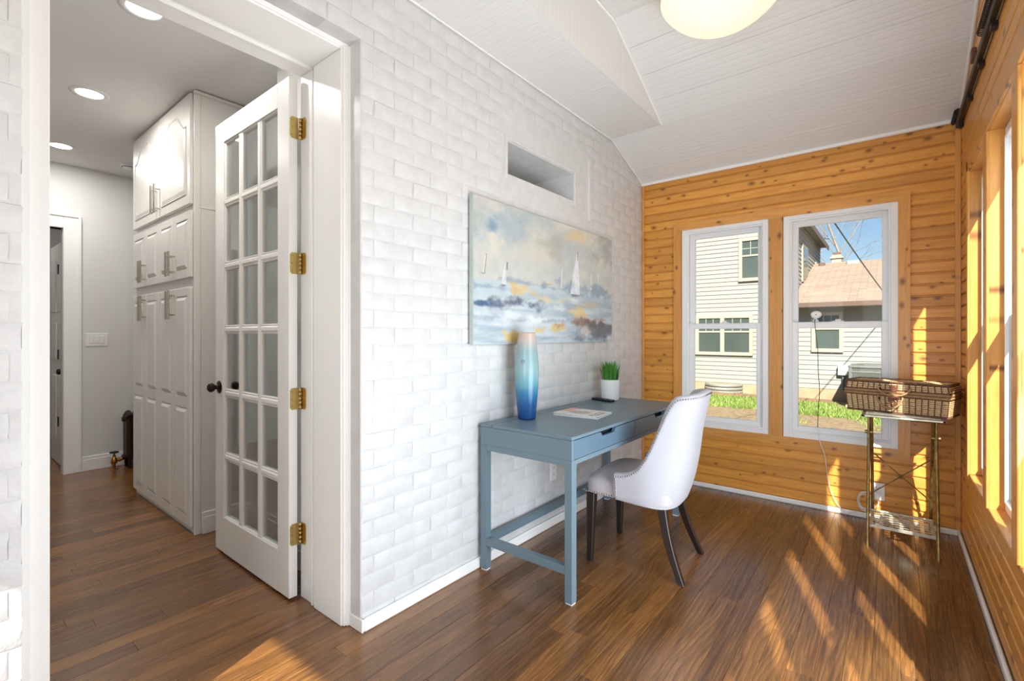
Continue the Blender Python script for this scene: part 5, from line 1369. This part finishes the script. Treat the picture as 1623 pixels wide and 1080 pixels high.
def hwin(u0, v0, u1, v1, cols, label=None, top_grille=True):
    a, b = atY(u0, v0, HY_), atY(u1, v1, HY_); x0, x1, z1, z0 = a.x, b.x, a.z, b.z
    fr_ = MB(); wd = 0.085; y0, y1 = HY_-0.06, HY_+0.01
    fr_.box(x0-wd, x1+wd, y0, y1, z1, z1+wd, 0.005).box(x0-wd, x1+wd, y0-0.02, y1, z0-wd, z0, 0.005).box(x0-wd, x0, y0, y1, z0, z1, 0.005).box(x1, x1+wd, y0, y1, z0, z1, 0.005)
    cw = (x1-x0)/cols
    for c in range(1, cols): fr_.box(x0+cw*c-0.05, x0+cw*c+0.05, y0, y1, z0, z1, 0.005)
    zm = z0+(z1-z0)*0.60
    fr_.box(x0, x1, y0+0.01, y1, zm-0.022, zm+0.022, 0.004)
    f = fr_.build('window', 'tan_trim', nh); f['world'] = 1
    for c in range(cols):
        xa, xb = x0+cw*c+(0.05 if c else 0), x0+cw*(c+1)-(0.05 if c < cols-1 else 0)
        o_ = B(xa, xb, HY_-0.028, HY_-0.024, z0, z1).build('pane', 'house_glass'); o_.parent = f
        g_ = MB()
        for q in (1, 2): g_.box(xa+(xb-xa)*q/3-0.008, xa+(xb-xa)*q/3+0.008, HY_-0.034, HY_-0.028, zm, z1)
        g_.box(xa, xb, HY_-0.034, HY_-0.028, (zm+z1)/2-0.008, (zm+z1)/2+0.008)
        o_ = g_.build('grille', 'grille_white'); o_.parent = f
hwin(1068, 506.5, 1188, 559, 3); hwin(1177, 383.5, 1217, 439, 1); hwin(1293, 501, 1330, 553, 1)
# roof furniture
def roofz(y): return ZW+(y-HY_)*sl_+0.09
cpos = atY(1326, 424, 17.9); ch_ = MB().box(cpos.x-0.13, cpos.x+0.13, 17.8, 18.06, 2.9, 3.72, 0.01).box(cpos.x-0.17, cpos.x+0.17, 17.76, 18.10, 3.60, 3.66, 0.01); ch_.build('chimney', 'tan_trim', nh)
MB().box(cpos.x-0.10, cpos.x+0.10, 17.83, 18.03, 3.72, 3.80).build('chimney_cap', 'gutter_brown', nh)
for (u, v, hw_, mat) in ((1303, 431, 0.08, 'gutter_brown'), (1352, 426, 0.15, 'grille_white')):
    p = atY(u, v, 17.1); o = B(p.x-hw_, p.x+hw_, 17.0, 17.2, roofz(17.1)-0.08, roofz(17.1)+0.07, 0.02).build('roof_vent', mat, nh)
m = MB(); x_ = (atY(1273, 385, 14.9).x)
for (yw, z0, z1) in ((15.2, 2.72, 3.62), (18.1, 2.85, 3.45)):
    f = MB().box(XE+0.0, XE+0.05, yw-0.5, yw+0.5, z0-0.07, z1+0.07, 0.005).build('window', 'tan_trim', nh); f['world'] = 1
    o_ = B(XE+0.04, XE+0.054, yw-0.43, yw+0.43, z0, z1).build('pane', 'house_glass'); o_.parent = f
jb = atY(1336, 588, HY_-0.05); B(jb.x-0.09, jb.x+0.09, HY_-0.14, HY_-0.02, jb.z-0.10, jb.z+0.13, 0.01).build('junction_box', 'white_plastic', nh)
MB().tube([(jb.x, HY_-0.06, jb.z-0.1), (jb.x, HY_-0.06, fz)], 0.02, 8).build('conduit', 'ac_grey', nh)
ww = atY(1140, 616, 12.75); wwm = MB()
for k in range(3):
    pts = [(ww.x+0.42*math.cos(a), HY_-0.02-0.45*math.sin(a), GZ+0.07+k*0.085) for a in [PI*q/14 for q in range(15)]]; wwm.tube(pts, 0.045, 8)
wwm.build('window_well', 'galvanized', nh)

ac0, ac1 = atY(1346, 640, 12.25), atY(1430, 640, 12.25)
ac = empty('air_conditioner', ((ac0.x+ac1.x)/2, 12.6, GZ), world=True); tag(ac, 'grey outdoor air conditioner unit against the siding', 'air conditioner')
ax0, ax1, ay0, ay1 = ac0.x, ac0.x+0.92, 12.1, 12.95
B(ax0-0.06, ax1+0.06, ay0-0.06, ay1+0.06, GZ, GZ+0.07, 0.01).build('pad', 'foundation', ac)
B(ax0+0.03, ax1-0.03, ay0+0.03, ay1-0.03, GZ+0.07, GZ+0.86).build('coil_core', 'soffit_shade', ac)
m = MB(); n = 40
for k in range(n):
    f = (k+0.5)/n; m.box(ax0+(ax1-ax0)*f-0.006, ax0+(ax1-ax0)*f+0.006, ay0, ay0+0.03, GZ+0.1, GZ+0.84); m.box(ax0, ax0+0.03, ay0+(ay1-ay0)*f-0.006, ay0+(ay1-ay0)*f+0.006, GZ+0.1, GZ+0.84)
for q in range(5): zz = GZ+0.12+q*0.16; m.box(ax0-0.004, ax1+0.004, ay0-0.006, ay0+0.01, zz, zz+0.03); m.box(ax0-0.006, ax0+0.01, ay0, ay1, zz, zz+0.03)
m.build('louvre_guard', 'ac_grey', ac)
m = MB()
for x in (ax0, ax1-0.05):
    for y in (ay0, ay1-0.05): m.box(x-0.005, x+0.055, y-0.005, y+0.055, GZ+0.07, GZ+0.86, 0.01)
m.build('corner_post', 'ac_grey', ac)
m = MB().box(ax0-0.01, ax1+0.01, ay0-0.01, ay1+0.01, GZ+0.84, GZ+0.90, 0.02).lathe([(0.36, GZ+0.90), (0.34, GZ+0.92), (0.06, GZ+0.93), (0.0, GZ+0.93)], ((ax0+ax1)/2, (ay0+ay1)/2, 0), 24); m.build('top_cover', 'ac_grey', ac)

# service cable
p0, p1 = atY(1187, 147, 4.155), atY(1412, 478, 12.68)
pts = []
for k in range(17):
    t_ = k/16; c = p0.lerp(p1, t_); pts.append((c.x, c.y, c.z-0.06*(1-(2*t_-1)**2)))
o = MB().tube(pts, 0.009, 6).build('overhead_cable', 'black_plastic'); tag(o, 'black overhead cable sagging across the sky to the roof', 'cable')

# bare trees
def tree(name, base, h, r0, seed, label, lean=0.0):
    rt = random.Random(seed); root = empty(name, base); tag(root, label, 'tree', 'bare trees behind the neighbouring house')
    trunk = MB(); br = MB()
    def grow(p, d, L, r_, lv, m):
        pts = [p]; q = p.copy(); dd = d.copy(); n = 5 if lv < 3 else 3; rs = [r_]
        for k in range(n):
            dd = (dd+Vector((rt.uniform(-.18, .18), rt.uniform(-.18, .18), rt.uniform(-.02, .14)))).normalized(); q = q+dd*L/n; pts.append(q.copy()); rs.append(r_*(1-0.55*(k+1)/n))
        m.tube(pts, rs, 6 if lv < 2 else 4, cap=False)
        if lv < 5:
            kk = 5 if lv == 0 else rt.choice((3, 4))
            for c in range(kk):
                f = rt.uniform(0.35, 1.0) if lv else 0.42+0.58*(c+1)/kk
                i = min(n, max(1, round(f*n))); a = rt.uniform(0, 2*PI); tilt = rt.uniform(0.45, 0.95)
                ax = dd.orthogonal().normalized(); bx__ = dd.cross(ax); nd = (dd*math.cos(tilt)+(ax*math.cos(a)+bx__*math.sin(a))*math.sin(tilt)).normalized()
                grow(pts[i], nd, L*rt.uniform(0.45, 0.68), rs[i]*0.62, lv+1, br)
    grow(Vector((0, 0, 0)), Vector((lean, 0, 1)).normalized(), h, r0, 0, trunk)
    trunk.build('trunk', 'bark', root); br.build('branches', 'bark', root)
tp = atY(1357, 531, 27.0); tree('bare_tree', (tp.x, 27.0, GZ), 9.0, 0.085, 3, 'tall pale bare tree with one main trunk above the roof')
tp = atY(1262, 531, 42.0); tree('bare_tree', (tp.x, 42.0, GZ), 9.0, 0.10, 5, 'bare tree rising behind the eave of the main house')
tp = atY(1318, 531, 60.0); tree('bare_tree', (tp.x, 60.0, GZ), 10.0, 0.16, 8, 'thin bare tree behind the chimney')
tp = atY(1412, 531, 48.0); tree('bare_tree', (tp.x+5, 52.0, GZ), 11.0, 0.15, 13, 'bare tree beyond the lower end of the shingle roof')
